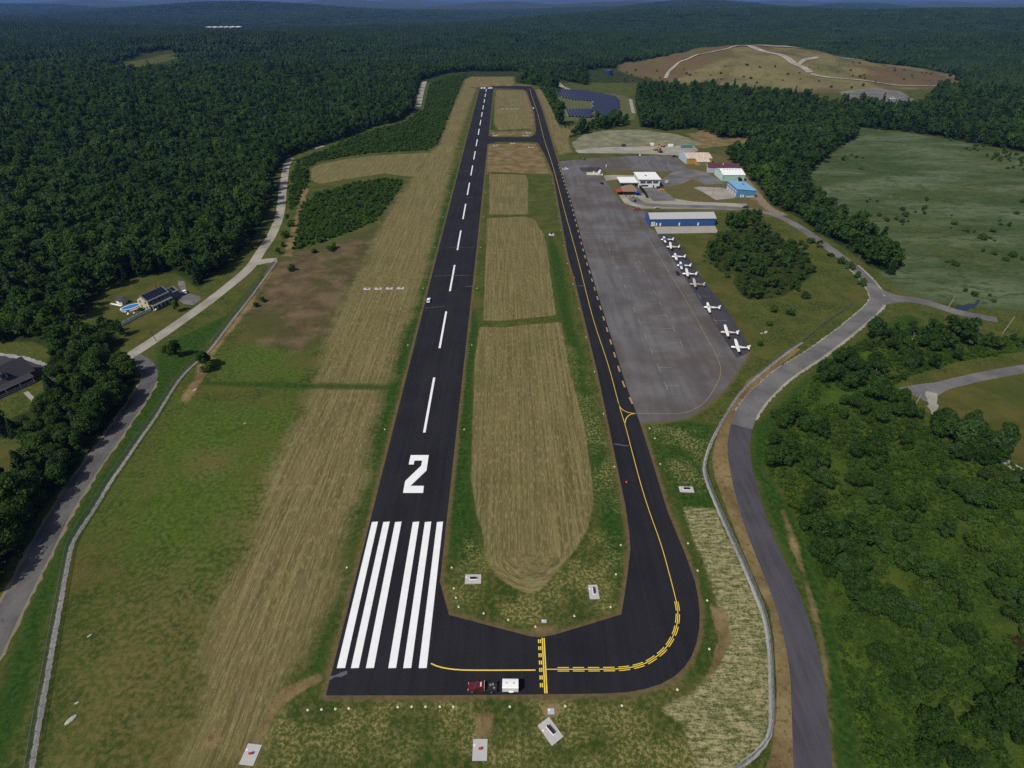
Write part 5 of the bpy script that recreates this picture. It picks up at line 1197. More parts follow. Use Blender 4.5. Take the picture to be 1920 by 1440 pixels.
b = MB(); b.prism([(-.05, 0), (25.05, 0), (25.05, 5.3), (12.5, 7.7), (-.05, 5.3)], -.7, -.02, 'x'); b.build('front_facade', metal('pale_blue_facade', (.34, .47, .58)), t)
MB().box(-.78, -.705, 3, 22, .03, 4.6).build('hangar_door', metal('pale_grey_door', (.42, .45, .52)), t)
b = MB(); b.box(8, 20, -6, -.02, 0, 3.2); b.build('lean_to', MC['yellow_wall'], t); b = MB(); b.add([(7.6, -6.4, 3.1), (20.4, -6.4, 3.1), (20.4, -.36, 4.9), (7.6, -.36, 4.9), (7.6, -6.4, 3.25), (20.4, -6.4, 3.25), (20.4, -.36, 5.05), (7.6, -.36, 5.05)], [(3, 2, 1, 0), (4, 5, 6, 7), (0, 1, 5, 4), (1, 2, 6, 5), (2, 3, 7, 6), (3, 0, 4, 7)]); b.build('lean_to_roof', M_blot, t)
MB().box(11, 16, -6.07, -6.004, .03, 2.6).build('door', mat('green_door', (.10, .22, .12), .6, .1), t)
# fuel pad
t = thing('fuel_station', 'white horizontal fuel tank on a concrete pad by the apron', 'fuel tank', (*P(1100, 328), 0), -.1)
MB().box(0, 14.5, 0, 8, .02, .35).build('pad', mat('pale_concrete', (.46, .46, .38), .8, .08), t)
b = MB(); b.loft([ring(0, .3, 2.1, .3, 16, 2), ring(.15, 1.2, 2.1, 1.2, 16, 2), ring(5.3, 1.2, 2.1, 1.2, 16, 2), ring(5.45, .3, 2.1, .3, 16, 2)]); tk = b.build('tank', M_wpaint, t, smooth=False); tk.rotation_euler = (0, 0, 1.35); tk.location = (11, 1.5, 0)
for k in (1.4, 4.0): s_ = MB().box(k - .2, k + .2, -1, 1, .36, 1.1).build('saddle', M_conc, tk)
MB().box(5.8, 6.8, 4, 5, .36, 2.2).build('pump', M_wpaint, t, bevel=.05); b = MB(); b.tube((7.8, 6, .36), (7.8, 6, 5), .06); b.build('lamp_post', M_gray, t)
for i in range(5): MB().tube((.6 + i * .9, 5.5, .36), (.6 + i * .9, 5.5, 1.4), .09).build('bollard', mat('orange_post', (.55, .32, .06), .6, .1), t)
sheet('tie_down_strip', [PL([(1086, 314), (1126, 313), (1131, 321), (1100, 322), (1090, 321)])], .021, M_dark, kind='structure')
# house with pool
M_cream = mat('cream_siding', (.47, .45, .33), .8, .06, 3); M_shing = mat('grey_shingle', (.17, .165, .165), .9, .15, 3); M_slate = mat('shaded_slate_siding', (.13, .16, .21), .8, .08, 3)
M_pv = mat('solar_glass', (.010, .013, .034), .18, .1, 2, .5)
t, wl, ro = gable('farmhouse', 'two-storey cream house with solar panels on its grey roof', (-184.0, 256.0, 0), math.radians(67), 12.5, 7.8, 5.3, 7.7, M_cream, M_shing, cat='house')
MB().box(.05, 12.45, -.03, -.004, .1, 5.2).build('shaded_front_siding', M_slate, t)  # shade of the front wall painted in as darker slate over the cream
s_ = (7.7 - 5.3) / 3.9
for i in range(7):
    for j in range(2):
        y0, y1 = .25 + j * 1.75, 1.9 + j * 1.75; x0 = .45 + i * 1.68
        f = lambda yy: 5.3 + yy * s_ + .22
        p_ = MB().add([(x0, y0, f(y0)), (x0 + 1.55, y0, f(y0)), (x0 + 1.55, y1, f(y1)), (x0, y1, f(y1)), (x0, y0, f(y0) + .05), (x0 + 1.55, y0, f(y0) + .05), (x0 + 1.55, y1, f(y1) + .05), (x0, y1, f(y1) + .05)], [(3, 2, 1, 0), (4, 5, 6, 7), (0, 1, 5, 4), (1, 2, 6, 5), (2, 3, 7, 6), (3, 0, 4, 7)]).build('solar_panel', M_pv, ro)
for i in range(5):
    for z in (3.3,):
        w_ = MB().box(1.1 + i * 2.4, 2.1 + i * 2.4, -.09, -.032, z, z + 1.4).build('window', M_glass, t); MB().box(1.0 + i * 2.4, 2.2 + i * 2.4, -.12, -.091, z - .1, z - .01).build('sill', M_wpaint, w_)
for y0 in (1.4, 5.2):
    for z in (1.0, 3.6):
        w_ = MB().box(-.06, -.004, y0, y0 + .9, z, z + 1.3).build('window', M_glass, t); MB().box(-.1, -.061, y0 - .12, y0 + 1.02, z - .1, z - .01).build('sill', M_wpaint, w_)
MB().prism([(-2.2, 2.5), (-.04, 3.1), (-.04, 3.25), (-2.2, 2.65)], .2, 12.2, 'x').build('porch_roof', M_shing, t)
for i in range(6): MB().box(.35 + i * 2.3, .5 + i * 2.3, -2.05, -1.9, 0, 2.5).build('porch_post', M_wpaint, t)
MB().box(5.8, 6.8, -.09, -.032, .2, 2.3).build('door', M_wpaint, t); MB().box(.2, 12.2, -2.1, -.04, .0, .2).build('porch_floor', M_wood, t)
MB().box(10.2, 10.8, 5.6, 6.2, 5.9, 9.0).build('chimney', mat('brick', (.22, .09, .06), .9, .2, 3), ro)
b = MB(); b.prism([(1.0, 0), (7.2, 0), (7.2, 3.6), (4.1, 5.2), (1.0, 3.6)], 12.52, 18.5, 'x'); b.build('garage', M_slate, t); b = MB(); b.prism([(.6, 3.45), (4.1, 5.25), (7.6, 3.45), (7.6, 3.6), (4.1, 5.4), (.6, 3.6)], 12.9, 18.9, 'x'); gr_ = b.build('garage_roof', M_shing, t)
for i in range(2):
    MB().add([(13.4 + i * 2.3, 1.3, 4.06), (15.4 + i * 2.3, 1.3, 4.06), (15.4 + i * 2.3, 3.7, 5.28), (13.4 + i * 2.3, 3.7, 5.28)], [(0, 1, 2, 3)]).build('solar_panel', M_pv, gr_)
for i in range(2): MB().box(18.501, 18.56, 1.5 + i * 2.8, 4.0 + i * 2.8, .03, 2.3).build('garage_door', M_wpaint, t)
t, wl, ro = gable('garden_shed', 'small shed with dark roof and white walls left of the pool', (*P(219, 569.5), 0), -.35, 4.2, 3.4, 2.3, 3.5, mat('shed_wall', (.55, .54, .50), .8, .06, 2), mat('shed_roof', (.045, .042, .055), .9, .12, 2), cat='shed')
MB().box(.6, 1.8, -.05, -.004, .05, 1.9).build('door', M_wpaint, t); MB().box(2.6, 3.4, -.05, -.004, 1.0, 1.6).build('window', M_glass, t); MB().box(-3, 4.6, -1.6, -.4, .02, .12).build('deck', M_wpaint, t)
t = thing('swimming_pool', 'oval above-ground pool with bright blue water beside the house', 'pool', (*P(246, 579), 0), head((232, 583), (258, 575)))
ov = lambda a, b_: [(a * math.cos(6.2832 * i / 28), b_ * math.sin(6.2832 * i / 28)) for i in range(28)]
MB().prism(ov(4.6, 2.6), 0, 1.1, 'z').build('pool_wall', mat('pool_wall', (.42, .44, .45), .6, .06, 1), t)
b = MB(); o1, o2 = ov(4.85, 2.85), ov(4.3, 2.3); n_ = 28
b.loft([[(x, y, 1.11) for x, y in o1], [(x, y, 1.2) for x, y in o1], [(x, y, 1.2) for x, y in o2], [(x, y, 1.125) for x, y in o2]], cap=False); b.build('rim', M_wpaint, t)
MB().add([(x, y, 1.14) for x, y in ov(4.28, 2.28)], [tuple(range(28))]).build('water', mat('pool_water', (.012, .17, .52), .08, .08, 1, .5), t)
MB().box(-1.5, 4.5, -4.8, -2.95, .0, .9).build('deck', mat('pink_deck', (.40, .30, .26), .8, .12, 2), t)
t = thing('vinyl_fence', 'white vinyl fence running from the house corner down the lawn', 'fence', (0, 0, 0))
fp = resample(PL([(227, 613), (246, 602), (264, 592), (284, 583)]), 2.4)
for a, b_ in zip(fp, fp[1:]):
    an = math.atan2(b_[1] - a[1], b_[0] - a[0]); L = math.hypot(b_[0] - a[0], b_[1] - a[1])
    p_ = MB().box(.1, L - .1, -.03, .03, .1, 1.7).build('fence_panel', mat('vinyl', (.68, .72, .78), .5, .04), t); p_.location = (*a, 0); p_.rotation_euler = (0, 0, an)
for a in fp: p_ = MB().box(-.09, .09, -.09, .09, 0, 1.95).build('fence_post', M_wpaint, t); p_.location = (*a, 0)
for px, py, s_ in ((252, 588, .9), (236, 586, .8), (240, 590, .6), (292, 582, .7), (296, 578, .5)):
    t = thing('patio_seat', 'pale patio seat on the lawn between pool and white fence', 'chair', at(px, py), random.uniform(0, 6), 'patio seats by the pool'); MB().box(-.4, .4, -.4, .4, .25, .42).build('seat', M_wpaint, t, bevel=.03); MB().box(-.4, -.3, -.4, .4, .421, 1.0).build('backrest', M_wpaint, t)
    for xx in (-.32, .32):
        for yy in (-.32, .32): MB().box(xx - .04, xx + .04, yy - .04, yy + .04, 0, .25).build('leg', M_wpaint, t)
sheet('driveway', [PL([(331, 553), (352, 549), (345, 527), (333, 526), (334, 535), (340, 545)]), ], .013, M_road, kind='structure')
sheet('driveway', [PL([(331, 554), (352, 549.5), (374, 556), (378, 561), (362, 572), (345, 570), (333, 562)])], .0145, M_road, kind='structure')
t = thing('letter_box', 'dark letter box on a post where the driveway meets the road', 'letter box', at(364, 570), .5); MB().box(-.06, .06, -.06, .06, 0, 1.1).build('post', M_wood, t); MB().box(-.3, .3, -.14, .14, 1.101, 1.4).build('box', M_black, t)
# dark-roofed house at the left edge
DR = mat('charcoal_shingle', (.035, .036, .045), .85, .12, 2)
t, wl, ro = gable('dormer_house', 'large brick house with charcoal roof and dormers at the left edge', (-218.5, 160.5, 0), math.radians(62), 40, 11.5, 3.4, 8.2, mat('brick_wall', (.16, .07, .05), .9, .15, 2), DR, cat='house')
for x in (21, 29):
    b = MB(); b.prism([(x, 4.0), (x + 2.6, 4.0), (x + 2.6, 6.3), (x + 1.3, 7.2), (x, 6.3)], 1.2, 5.2, 'y'); dm = b.build('dormer', mat('dormer_trim', (.30, .31, .33), .8, .1), ro)
    b = MB(); b.prism([(x - .3, 6.15), (x + 1.3, 7.3), (x + 2.9, 6.15), (x + 2.9, 6.3), (x + 1.3, 7.45), (x - .3, 6.3)], .9, 5.4, 'y'); b.build('dormer_roof', DR, dm)
    MB().box(x + .7, x + 1.9, 1.13, 1.196, 5.0, 6.3).build('window', M_glass, dm)
MB().prism([(-3.2, 2.5), (-.36, 3.32), (-.36, 3.48), (-3.2, 2.66)], 2, 38, 'x').build('porch_roof', DR, t)
MB().box(2, 38, -3.25, -3.205, 2.45, 2.66).build('gutter', mat('gutter', (.38, .40, .44), .5, .05), t)
for i in range(8): MB().box(2.3 + i * 5, 2.5 + i * 5, -3.0, -2.8, 0, 2.5).build('porch_post', M_wpaint, t)
MB().box(2, 38, -3.2, -.02, 0, .15).build('porch_floor', M_conc, t)
for i in range(6): MB().box(5 + i * 5.6, 6.6 + i * 5.6, -.06, -.004, .9, 2.3).build('window', M_glass, t)
sheet('driveway', [PL([(-120, 640), (-20, 660), (20, 664), (60, 676), (108, 692), (106, 712), (88, 716), (60, 690), (-10, 715), (-120, 740)])], .012, M_dark, kind='structure')
ribbon('stone_border', resample(PL([(-60, 652), (0, 664), (50, 672), (105, 690)]), 1.5), 2.2, .0165, M_grav, kind='structure', wob=.4)
ribbon('footpath', resample(PL([(48, 735), (58, 745), (66, 752)]), 1), 1.6, .014, M_pale, kind='structure')
# ------------------------------------------------------------------ small airfield furniture
def pad(label, px, py, w, d, rz, sign=None, lamp=None, name='sign_pad', cat='sign'):
    t = thing(name, label, cat, at(px, py), rz)
    MB().box(-w / 2, w / 2, -d / 2, d / 2, .0, .10).build('slab', M_conc, t)
    if sign:
        sw, tp = sign; MB().box(-sw / 2 - .15, sw / 2 + .15, -.3, .3, .101, .16).build('base', M_wpaint, t); MB().box(-sw / 2, sw / 2, -.14, .14, .25, .95).build('sign_box', M_black, t, bevel=.02)
        for s in (-1, 1): MB().tube((s * sw * .35, 0, .16), (s * sw * .35, 0, .25), .05).build('leg', M_gray, t)
    if lamp:
        MB().tube((0, 0, .10), (0, 0, .45), .06).build('stem', M_gray, t); MB().box(-.3, .3, -.2, .2, .45, .85).build('lamp_housing', M_red, t, bevel=.05)
    MB().tube((-w / 2 + .35, d / 2 * .4, .10), (-w / 2 + .35, d / 2 * .4, .14), .2, .2, 14).build('junction_cover', M_wpaint, t)
    return t
pad('black sign on a grey slab at the island tip beside the runway stripes', 887, 1086, 4.4, 3.0, .02, (1.7, 0))
pad('black sign on an upright grey slab at the island tip near the taxiway', 1113, 1110, 2.6, 4.4, .02, None).location.z = 0
o = thing('sign_box', 'narrow black sign standing end-on upon the upright island slab', 'sign', (*P(1113, 1109), .1), math.pi / 2); MB().box(-.9, .9, -.13, .13, .15, .85).build('panel', M_black, o, bevel=.02); MB().box(-1.05, 1.05, -.28, .28, .002, .06).build('base', M_wpaint, o); MB().box(-.5, -.4, -.05, .05, .06, .15).build('leg', M_gray, o); MB().box(.4, .5, -.05, .05, .06, .15).build('leg', M_gray, o)
pad('black sign on a tilted grey slab below the hold line', 1032, 1371, 3.2, 5.0, .62, None)
o = thing('sign_box', 'black sign standing askew upon the tilted slab below the hold line', 'sign', (*P(1032, 1370), .1), .62 + math.pi / 2 + .1); MB().box(-1.05, 1.05, -.15, .15, .15, .85).build('panel', M_black, o, bevel=.02); MB().box(-1.2, 1.2, -.3, .3, .002, .06).build('base', M_wpaint, o); MB().box(-.5, -.4, -.05, .05, .06, .15).build('leg', M_gray, o); MB().box(.4, .5, -.05, .05, .06, .15).build('leg', M_gray, o)
pad('grey slab with red lamp below the runway end, centre of the grass', 900, 1406, 3.1, 4.2, .0, None, True, 'approach_light', 'light')
pad('grey slab with red lamp at lower left beside the worn track', 470, 1415, 3.1, 4.0, -.1, None, True, 'approach_light', 'light')
pad('black sign on a grey slab between taxiway and right fence', 1287, 918, 4.6, 2.6, -.05, (1.9, 0))
pad('small white slab under the hold line by the runway end', 1033, 1334, 1.5, 1.3, 0, None, None, 'utility_box', 'box')
pad('small white slab above the hold line on the island edge', 1020, 1165, 1.3, .9, 0, None, None, 'utility_box', 'box')
pad('grey slab with sign beside the taxiway, halfway up the island', 1034, 440, 3.6, 4.2, 0, (1.4, 0))
for i, px in enumerate((688, 709, 730, 751)):
    t = thing('glide_slope_light', ['leftmost', 'second from left', 'third from left', 'rightmost'][i] + ' of four slope lights on slabs beside the runway', 'light', at(px, 541.8 - i * .4), 0, 'slope lights left of the runway')
    MB().box(-1.9, 1.9, -1.3, 1.3, 0, .12).build('slab', M_conc, t); MB().box(-.45, .45, -.3, .5, .5, .85).build('lamp_housing', M_gray, t, bevel=.04)
    for xx in (-.3, .3): MB().tube((xx, 0, .12), (xx, 0, .5), .04).build('leg', M_gray, t)
for i, px in enumerate((942, 951, 960, 968)):
    t = thing('glide_slope_light', ['leftmost', 'second', 'third', 'rightmost'][i] + ' pale slab in the row across the far hay rectangle', 'light', at(px, 204.3), 0, 'slope lights in the far hay'); MB().box(-2.2, 2.2, -1.5, 1.5, 0, .12).build('slab', M_conc, t); MB().box(-.45, .45, -.3, .5, .12, .85).build('lamp_housing', M_gray, t)
for px, py, lb in ((929, 254, 'pale slab left of the cross taxiway, upper side'), (991, 249, 'pale slab right of the cross taxiway, upper side'), (985, 254.5, 'pale slab nearest the cross taxiway on its upper side'), (929, 272, 'pale slab left of the cross taxiway, lower side'), (995, 276, 'pale slab right of the cross taxiway, lower side'), (961, 268.5, 'white slab at the middle of the cross taxiway'), (955, 160, 'pale slab at the far runway end taxiway')):
    pad(lb, px, py, 5.5, 3.2, 0, (2.2, 0))
MB_l = None
def light(px, py, label, grp):
    global MB_l
    if MB_l is None:
        a = MB(); a.tube((0, 0, 0), (0, 0, .06), .29, .27, 16); c = MB(); c.tube((0, 0, .06), (0, 0, .34), .05, .04, 8); d = MB(); d.tube((0, 0, .34), (0, 0, .52), .10, .06, 10)
        MB_l = [('base', a.mesh('base'), mat('cream_concrete', (.66, .62, .48), .8, .06)), ('stem', c.mesh('stem'), M_gray), ('lens', d.mesh('lens'), mat('lens_glass', (.6, .6, .55), .2, .03))]
        for _, me, m in MB_l: me.materials.append(m)
    t = thing('edge_light', label, 'light', at(px, py) if py is not None else (*px, 0), 0, grp)
    for nm, me, m in MB_l: link(nm, me, t)
RE = 'small cream light on the grass below the near runway end'
for px, py in [(577, 1331), (603, 1330), (629, 1329), (654, 1328), (746, 1325.5), (772, 1325), (798, 1325), (825, 1325), (850, 1325), (956, 1325), (1060, 1324), (1166, 1323)]: light(px, py, RE, 'lights below the near runway end')
for px, py in [(851, 1103), (855, 1121), (860, 1138), (907, 1150), (953, 1162), (1004, 1175), (1077, 1155), (1145, 1138), (1155, 1077), (1164, 1022)]: light(px, py, 'small cream light at the edge of the island tip', 'lights round the island tip')
for px, py in [(1270, 1293), (1290, 1019), (1308, 1070), (1326, 1126), (1330, 1217), (1228, 822), (1218, 803), (1238, 870)]: light(px, py, 'small cream light on the outer grass edge of the taxiway curve', 'lights outside the taxiway curve')
ln = resample(PL([(1172, 1003), (1168, 950), (1115, 697), (1072, 523), (1060, 480), (1033, 327)]), 30)
for p in ln[1:]: light(p, None, 'small light on the island grass along the taxiway edge', 'lights along the taxiway')
for side, off in ((-1, 14.8), (1, 14.6)):
    y = 100.0
    while y < 1100: light((cl(y) + side * off, y), None, 'small light on the grass left of the runway' if side < 0 else 'small light on the island grass right of the runway', 'lights left of the runway' if side < 0 else 'lights right of the runway'); y += 61
t = thing('traffic_cone', 'small orange cone on the taxiway left of its yellow line', 'cone', at(1174.5, 904)); MB().tube((0, 0, .04), (0, 0, .75), .2, .04, 12).build('cone', mat('orange_plastic', (.75, .14, .03), .6, .05), t); MB().box(-.28, .28, -.28, .28, 0, .04).build('base', MC['orange_plastic'], t)
t = thing('traffic_cone', 'small orange cone at the left taxiway edge above the apron lane', 'cone', at(1077, 521)); MB().tube((0, 0, .04), (0, 0, .8), .22, .05, 12).build('cone', MC['orange_plastic'], t); MB().box(-.3, .3, -.3, .3, 0, .04).build('base', MC['orange_plastic'], t)
# pale stones
for i, (px, py, s_) in enumerate([(133, 1350, .9), (168, 1192, .4), (1436, 623, 1.0), (1428, 625, .6), (366, 731, .7), (459, 794, .4), (144, 1318, .35)]):
    t = tag(MB().loft([[(s_ * 1.5 * math.cos(a) * r, s_ * .7 * math.sin(a) * r, z * s_) for a in [6.2832 * k / 9 for k in range(9)]] for r, z in ((1, -.05), (.95, .2), (.55, .38))]).build('stone', mat('pale_stone', (.36, .35, .32), .9, .2, 2), None), 'pale weathered stone lying in the grass', 'stone', 'stones in the grass'); t.location = at(px, py); t.rotation_euler = (0, 0, random.uniform(.3, 1.2))
# ------------------------------------------------------------------ chain-link fences
def chain_material():
    t = NT('chain_link'); 
    d = t.n('ShaderNodeBsdfPrincipled'); t.put(d.inputs['Base Color'], (.22, .26, .31)); t.put(d.inputs['Metallic'], .2); t.put(d.inputs['Roughness'], .55)
    tr = t.n('ShaderNodeBsdfTransparent'); m = t.n('ShaderNodeMixShader'); m.inputs[0].default_value = .30
    wv = t.noise(t.obj(), 9, 1); t.l(t.step(wv, .2, .8, .26, .46), m.inputs[0])
    t.l(tr.outputs[0], m.inputs[1]); t.l(d.outputs[0], m.inputs[2]); t.l(m.outputs[0], t.out.inputs[0]); return t.m
M_chain = chain_material()
pan = MB().add([(0, 0, .05), (1, 0, .05), (1, 0, 2.35), (0, 0, 2.35)], [(0, 1, 2, 3)]).mesh('fence_panel'); pan.materials.append(M_chain)
pst = MB().tube((0, 0, 0), (0, 0, 2.6), .045, .045, 6).mesh('fence_post'); pst.materials.append(M_gray)
ral = MB().tube((0, 0, 2.38), (1, 0, 2.38), .035, .035, 5).mesh('top_rail'); ral.materials.append(M_gray)
def chain_fence(label, pts, step=3.0):
    t = thing('chain_link_fence', label, 'fence')
    q = resample(pts, step)
    for a, b_ in zip(q, q[1:]):
        an = math.atan2(b_[1] - a[1], b_[0] - a[0]); L = math.hypot(b_[0] - a[0], b_[1] - a[1])
        for nm, me in (('fence_panel', pan), ('top_rail', ral)):
            o = link(nm, me, t); o.location = (*a, 0); o.rotation_euler = (0, 0, an); o.scale = (L, 1, 1)
    for a in q: o = link('fence_post', pst, t); o.location = (*a, 0)
FL = spline(PL([(519, 489), (495, 522), (465, 562), (435, 600), (405, 640), (385, 664), (355, 690), (335, 712), (310, 750), (290, 783), (262, 822), (235, 862), (205, 905), (178, 950), (150, 992), (133, 1022), (124, 1060), (113, 1120), (100, 1190), (86, 1270), (72, 1345), (55, 1450)]), 3)
ribbon('gravel_strip', resample(FL, .7), lambda t: .85 + .35 * min(1, t * 1.5), .012, M_grav, kind='structure', wob=.14, off=.3)
chain_fence('long chain-link fence on a gravel strip along the left field', FL)
FR = spline(PL([(1505, 642), (1475, 662), (1440, 690), (1410, 715), (1385, 742), (1365, 772), (1345, 808), (1330, 840), (1322, 868), (1322, 890), (1332, 920), (1352, 968), (1375, 1018), (1400, 1075), (1425, 1135), (1437, 1175), (1444, 1230), (1446, 1290), (1447, 1350), (1440, 1385), (1420, 1412), (1395, 1432), (1370, 1450)]), 3)
ribbon('gravel_strip', resample(FR, .7), 1.05, .0135, M_grav, kind='structure', wob=.12, off=-.1)
chain_fence('chain-link fence on a gravel strip beside the fresh road on the right', FR)
FR2 = resample(PL([(1505, 642), (1540, 612), (1580, 585), (1600, 570)]), 3)
chain_fence('short rusty chain-link fence continuing up the verge by the road bend', FR2)
# ------------------------------------------------------------------ poles
def pole(label, px, py, h, arm=True, lean=0.0, m=None):
    t = thing('utility_pole', label, 'pole', at(px, py)); MB().tube((0, 0, -.2), (lean, 0, h), .16, .10, 8).build('shaft', m or M_wood, t)
    if arm: MB().box(lean - 1.2, lean + 1.2, -.07, .07, h - .9, h - .75).build('crossarm', M_wood, t)
    if arm: MB().tube((lean + .4, .25, h - 2.2), (lean + .4, .25, h - 1.3), .22, .22, 10).build('transformer', M_gray, t)
pole('leaning wooden pole beside the pale road below the house', 294, 640, 6.5, True, -1.3)
pole('wooden pole at the wood edge beyond the driveway', 378, 555, 9, False)
pole('wooden pole at the right road bend below the marsh', 1603, 505, 9)
pole('wooden pole between the mint and light blue hangars', 1352, 355, 11)
pole('wooden pole beside the light blue hangar forecourt', 1336, 364, 9, False)
pole('thin lamp pole on the grass right of the terminal', 1251, 358, 8, False)
pole('pale pole at the roadside by the marsh pond', 1776, 580, 8, False, .8, mat('pale_pole', (.32, .29, .24), .9, .1))
pole('pale pole among bushes near the lawn track', 1709, 770, 8, False, .7, MC['pale_pole'])
pole('pale pole in the thicket below the marsh at right', 1880, 625, 9, False, 1.2, MC['pale_pole'])
pole('pole with a bracket behind the solar field, leftmost of three', 1133, 178, 14); pole('pole behind the solar field, middle of three', 1141, 178, 14, False); pole('pole behind the solar field, rightmost of three', 1148, 179, 13, False)
def snag(px, py, h, label):
    t = thing('dead_tree', label, 'dead tree', at(px, py)); b = MB(); b.tube((0, 0, 0), (.2, .1, h), .13, .03, 6); b.build('trunk', MC['pale_pole'], t)
    for i in range(6):
        u = i * 1.9; z = h * (.35 + .1 * i); MB().tube((.1, 0, z), (math.cos(u) * 1.1, math.sin(u) * 1.1, z + 1.2), .06, .015, 5).build('branch', MC['pale_pole'], t)
snag(1706, 645, 6, 'bare grey dead tree in the thicket below the road junction'); snag(1640, 700, 5, 'bare dead tree low in the thicket beside the old road'); snag(1656, 704, 5, 'bare dead tree right of another in the thicket')
# ------------------------------------------------------------------ construction machines
M_cat = mat('machine_yellow', (.52, .30, .05), .5, .12, 1)
def excavator(label, px, py, hd, paint, reach=1.0):
    t = thing('excavator', label, 'excavator', at(px, py), hd)
    for s in (-1, 1): MB().prism([(-2, .2), (-1.6, 0), (1.6, 0), (2, .2), (2.1, .55), (1.7, .9), (-1.7, .9), (-2.1, .55)], s * 1.2 - .3, s * 1.2 + .3, 'y').build('track', M_black, t)
    MB().tube((0, 0, .7), (0, 0, 1.1), .8, .8, 14).build('turntable', M_black, t)
    MB().box(-2.3, 1.2, -1.35, 1.35, 1.1, 2.1).build('engine_housing', paint, t, bevel=.1)
    c = MB().box(-.3, 1.3, .35, 1.3, 2.101, 3.1).build('cab', paint, t, bevel=.06); MB().box(1.301, 1.33, .45, 1.2, 2.2, 2.95).build('window', M_glass, c)
    MB().prism([(.9, 1.6), (3.2, 4.6 * reach), (5.0, 4.9 * reach), (5.1, 4.5 * reach), (3.4, 4.1 * reach), (1.5, 1.5)], -.25, .25, 'y').build('boom', paint, t)
    MB().prism([(4.8, 4.9 * reach), (5.2, 4.9 * reach), (6.1, 1.8), (5.7, 1.7)], -.2, .2, 'y').build('stick', paint, t)
    MB().prism([(5.5, 1.8), (6.2, 1.7), (6.3, .8), (5.6, .5), (5.0, 1.0)], -.55, .55, 'y').build('bucket', M_black, t)
excavator('yellow excavator with bent boom on the gravel yard edge', 1229, 282, .3, M_cat); excavator('small orange excavator further back on the gravel yard', 1243, 275, 2.2, mat('machine_orange', (.45, .20, .05), .5, .12)); excavator('dark excavator nearest the apron beside the yellow one', 1238, 286, 1.9, mat('machine_grey', (.06, .06, .07), .5, .1), .9)
for px, py, m_, lb, sx in ((1287, 277, 'teal', 'teal freight container on the gravel yard', 2.0), (1257, 275, 'white', 'small white site hut on the gravel yard', .9), (1222, 273, 'white', 'white tank trailer beside the excavators', .7), (1213, 274, 'tan', 'tan skip left of the excavators', .9), (1169, 275, 'dark', 'dark skip at the left part of the gravel yard', .7)):
    t = thing('site_container', lb, 'container', at(px, py), .05)
    m2 = {'teal': mat('teal_steel', (.07, .20, .24), .6, .1), 'white': M_wpaint, 'tan': mat('tan_steel', (.30, .19, .08), .6, .1), 'dark': mat('dark_steel', (.05, .045, .04), .6, .1)}[m_]
    MB().box(-3 * sx, 3 * sx, -1.2, 1.2, .1, 2.6).build('shell', m2, t, bevel=.04); MB().box(3 * sx + .003, 3 * sx + .05, -1.1, 1.1, .2, 2.5).build('door', m2, t)
    b = MB(); seams(b, -3 * sx, 3 * sx, -1.2, .2, 2.5, .6); b.build('rib', m2, t)
t = thing('white_barrel', 'white tank on the grass left of the upper apron', 'tank', at(1200, 292)); MB().tube((0, 0, 0), (0, 0, 1.6), .7, .7, 14).build('drum', M_wpaint, t); MB().tube((0, 0, 1.6), (0, 0, 1.8), .7, .3, 14).build('lid', M_gray, t)
t = thing('gas_bottle', 'upright white gas bottle on the upper apron', 'bottle', at(1136.5, 313)); MB().tube((0, 0, 0), (0, 0, 2.2), .35, .35, 12).build('cylinder', M_wpaint, t); MB().tube((0, 0, 2.2), (0, 0, 2.6), .3, .1, 12).build('cap', M_gray, t)
# ------------------------------------------------------------------ solar field
blk = []
def solar_row(xa, ya, yb, blk_):
    t = thing('solar_array', 'long blue solar array row in the ' + blk_ + ' block of the solar field', 'solar array', (xa, ya, 0), 0, 'solar rows, ' + blk_ + ' block')
    L = yb - ya; dx = -.10 * L / 10
    MB().add([(-1.7, 0, .9), (1.7, 0, 2.0), (1.7, L, 2.0), (-1.7, L, .9), (-1.7, 0, 1.0), (1.7, 0, 2.1), (1.7, L, 2.1), (-1.7, L, 1.0)], [(3, 2, 1, 0), (4, 5, 6, 7), (0, 1, 5, 4), (1, 2, 6, 5), (2, 3, 7, 6), (3, 0, 4, 7)]).build('panel_table', mat('solar_cells', (.012, .014, .045), .45, .15, .3, .5), t)
    MB().box(-2.1, -1.72, 0, L, .86, 1.0).build('frame_edge', mat('panel_frame', (.42, .43, .50), .4, .05), t)
    k = 3.0
    while k < L:
        MB().box(-.06, .06, k - .06, k + .06, 0, 1.44).build('post', M_gray, t); k += 12
SOL = [PL([(1035, 168), (1095, 170.5), (1130, 177), (1159, 183.5), (1162, 222), (1128, 224), (1110.5, 207), (1110.5, 190), (1078, 188), (1052, 183)]), PL([(1062, 206), (1110, 206), (1111, 222), (1063, 219)])]
yy = np.arange(780, 1110, 1.0); x = 60.0
while x < 175:
    for q_, poly in enumerate(SOL):
        ins = inside(poly, np.full(yy.shape, x), yy); idx_ = np.nonzero(ins)[0]
        if len(idx_) > 12:
            for seg in np.split(idx_, np.nonzero(np.diff(idx_) > 1)[0] + 1):
                if len(seg) > 8: solar_row(x, yy[seg[0]], yy[seg[-1]], 'lower left' if q_ else ('slanting upper left' if x < 110 else 'tall right'))
    x += 4.3
sheet('solar_meadow', [PL([(1030, 166), (1165, 178), (1195, 190), (1190, 225), (1165, 226), (1060, 226)])], .006, mat('meadow', (.075, .085, .03), .95, .3, .08), kind='structure')
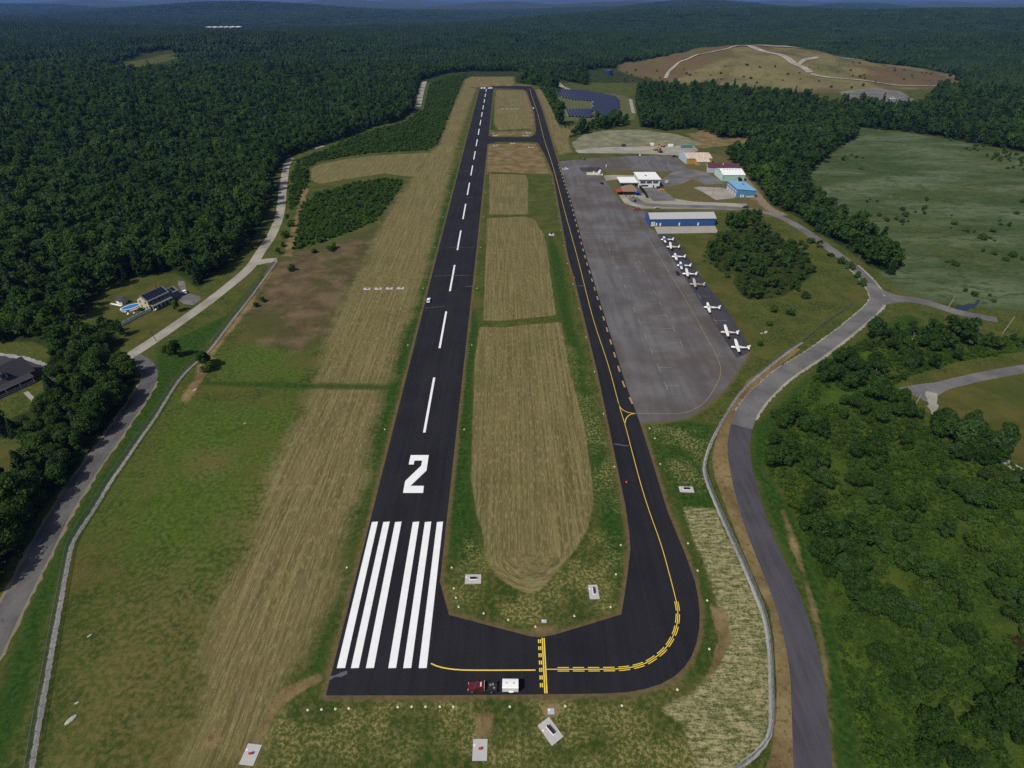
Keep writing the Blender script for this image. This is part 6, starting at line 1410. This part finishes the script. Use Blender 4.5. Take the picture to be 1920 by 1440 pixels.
# distant structures
t = thing('storage_tank', 'dark blue round tank in a clearing below the landfill', 'tank', (*P(1141, 141), 0)); MB().tube((0, 0, 0), (0, 0, 9), 8, 8, 24).build('shell', mat('navy_steel', (.02, .035, .09), .5, .08), t); MB().tube((0, 0, 9), (0, 0, 10), 8, 2, 24).build('roof', mat('navy_roof', (.05, .07, .13), .5, .08), t)
dist = lambda px, py, y: ((px - 960) / FPX * (y * cP + (CAMH) * sP), y)
x_, y_ = dist(410, 44, 3300)
for i in range(6):
    t = thing('greenhouse', 'distant white roofed shed in the row above the left forest', 'building', (x_ - 70 + i * 26, y_ + i * 9, Hs(x_, y_) + 8), 0, 'row of distant white sheds'); MB().box(0, 22, 0, 40, 0, 7).build('wall', M_wwall, t); MB().prism([(-.5, 7.01), (22.5, 7.01), (11, 10)], -1, 41, 'y').build('roof', M_wroof, t)
# landfill tracks
def track(pts, w, nm='landfill_track'):
    q = resample(spline(pts, 6), 10); ribbon(nm, q, w, .9, M_pale, kind='structure', ground=True, cols=2)
track([(300, 1240), (340, 1330), (430, 1385), (500, 1400), (620, 1390), (760, 1370)], 7)
track([(500, 1395), (520, 1330), (545, 1270), (560, 1200)], 14); track([(552, 1240), (590, 1290), (620, 1310)], 8)
track([(560, 1195), (650, 1150), (760, 1130), (900, 1130), (1050, 1160), (1250, 1200)], 8)
# pond and stream
M_pond = NT('pond_water'); M_pond.bsdf((.012, .02, .035), .06, .6, normal=M_pond.bump(M_pond.noise(M_pond.obj(), .6, 2), .08, .05)); M_pond = M_pond.m
sheet('pond_water', [PL([(1788, 578), (1796, 571), (1806, 573), (1815, 569), (1826, 570), (1833, 561), (1838, 563), (1834, 571), (1826, 578), (1818, 579), (1812, 583), (1800, 581)])], .05, M_pond, kind='structure')
sheet('pond_water', [PL([(1880, 1195), (1925, 1190), (1960, 1210), (1930, 1225), (1895, 1212)])], .05, mat('brown_water', (.035, .018, .010), .15, .2, .3), kind='structure')
# ------------------------------------------------------------------ hazy air
HZ = NT('haze_air')
pv = HZ.n('ShaderNodeVolumePrincipled'); pv.inputs['Color'].default_value = (.20, .40, 1.0, 1); pv.inputs['Density'].default_value = 4.0e-5; pv.inputs['Anisotropy'].default_value = 0.0
HZ.l(pv.outputs[0], HZ.out.inputs['Volume'])
zt = max(150.0, float(GZ.max()) + 25); zb = float(GZ.min()) - 3
hz = MB().box(-24500, 24500, -120, 27400, zb, zt).build('haze', HZ.m); tag(hz, 'thin blue summer haze over the hills', kind='stuff')
print('haze', zb, zt)
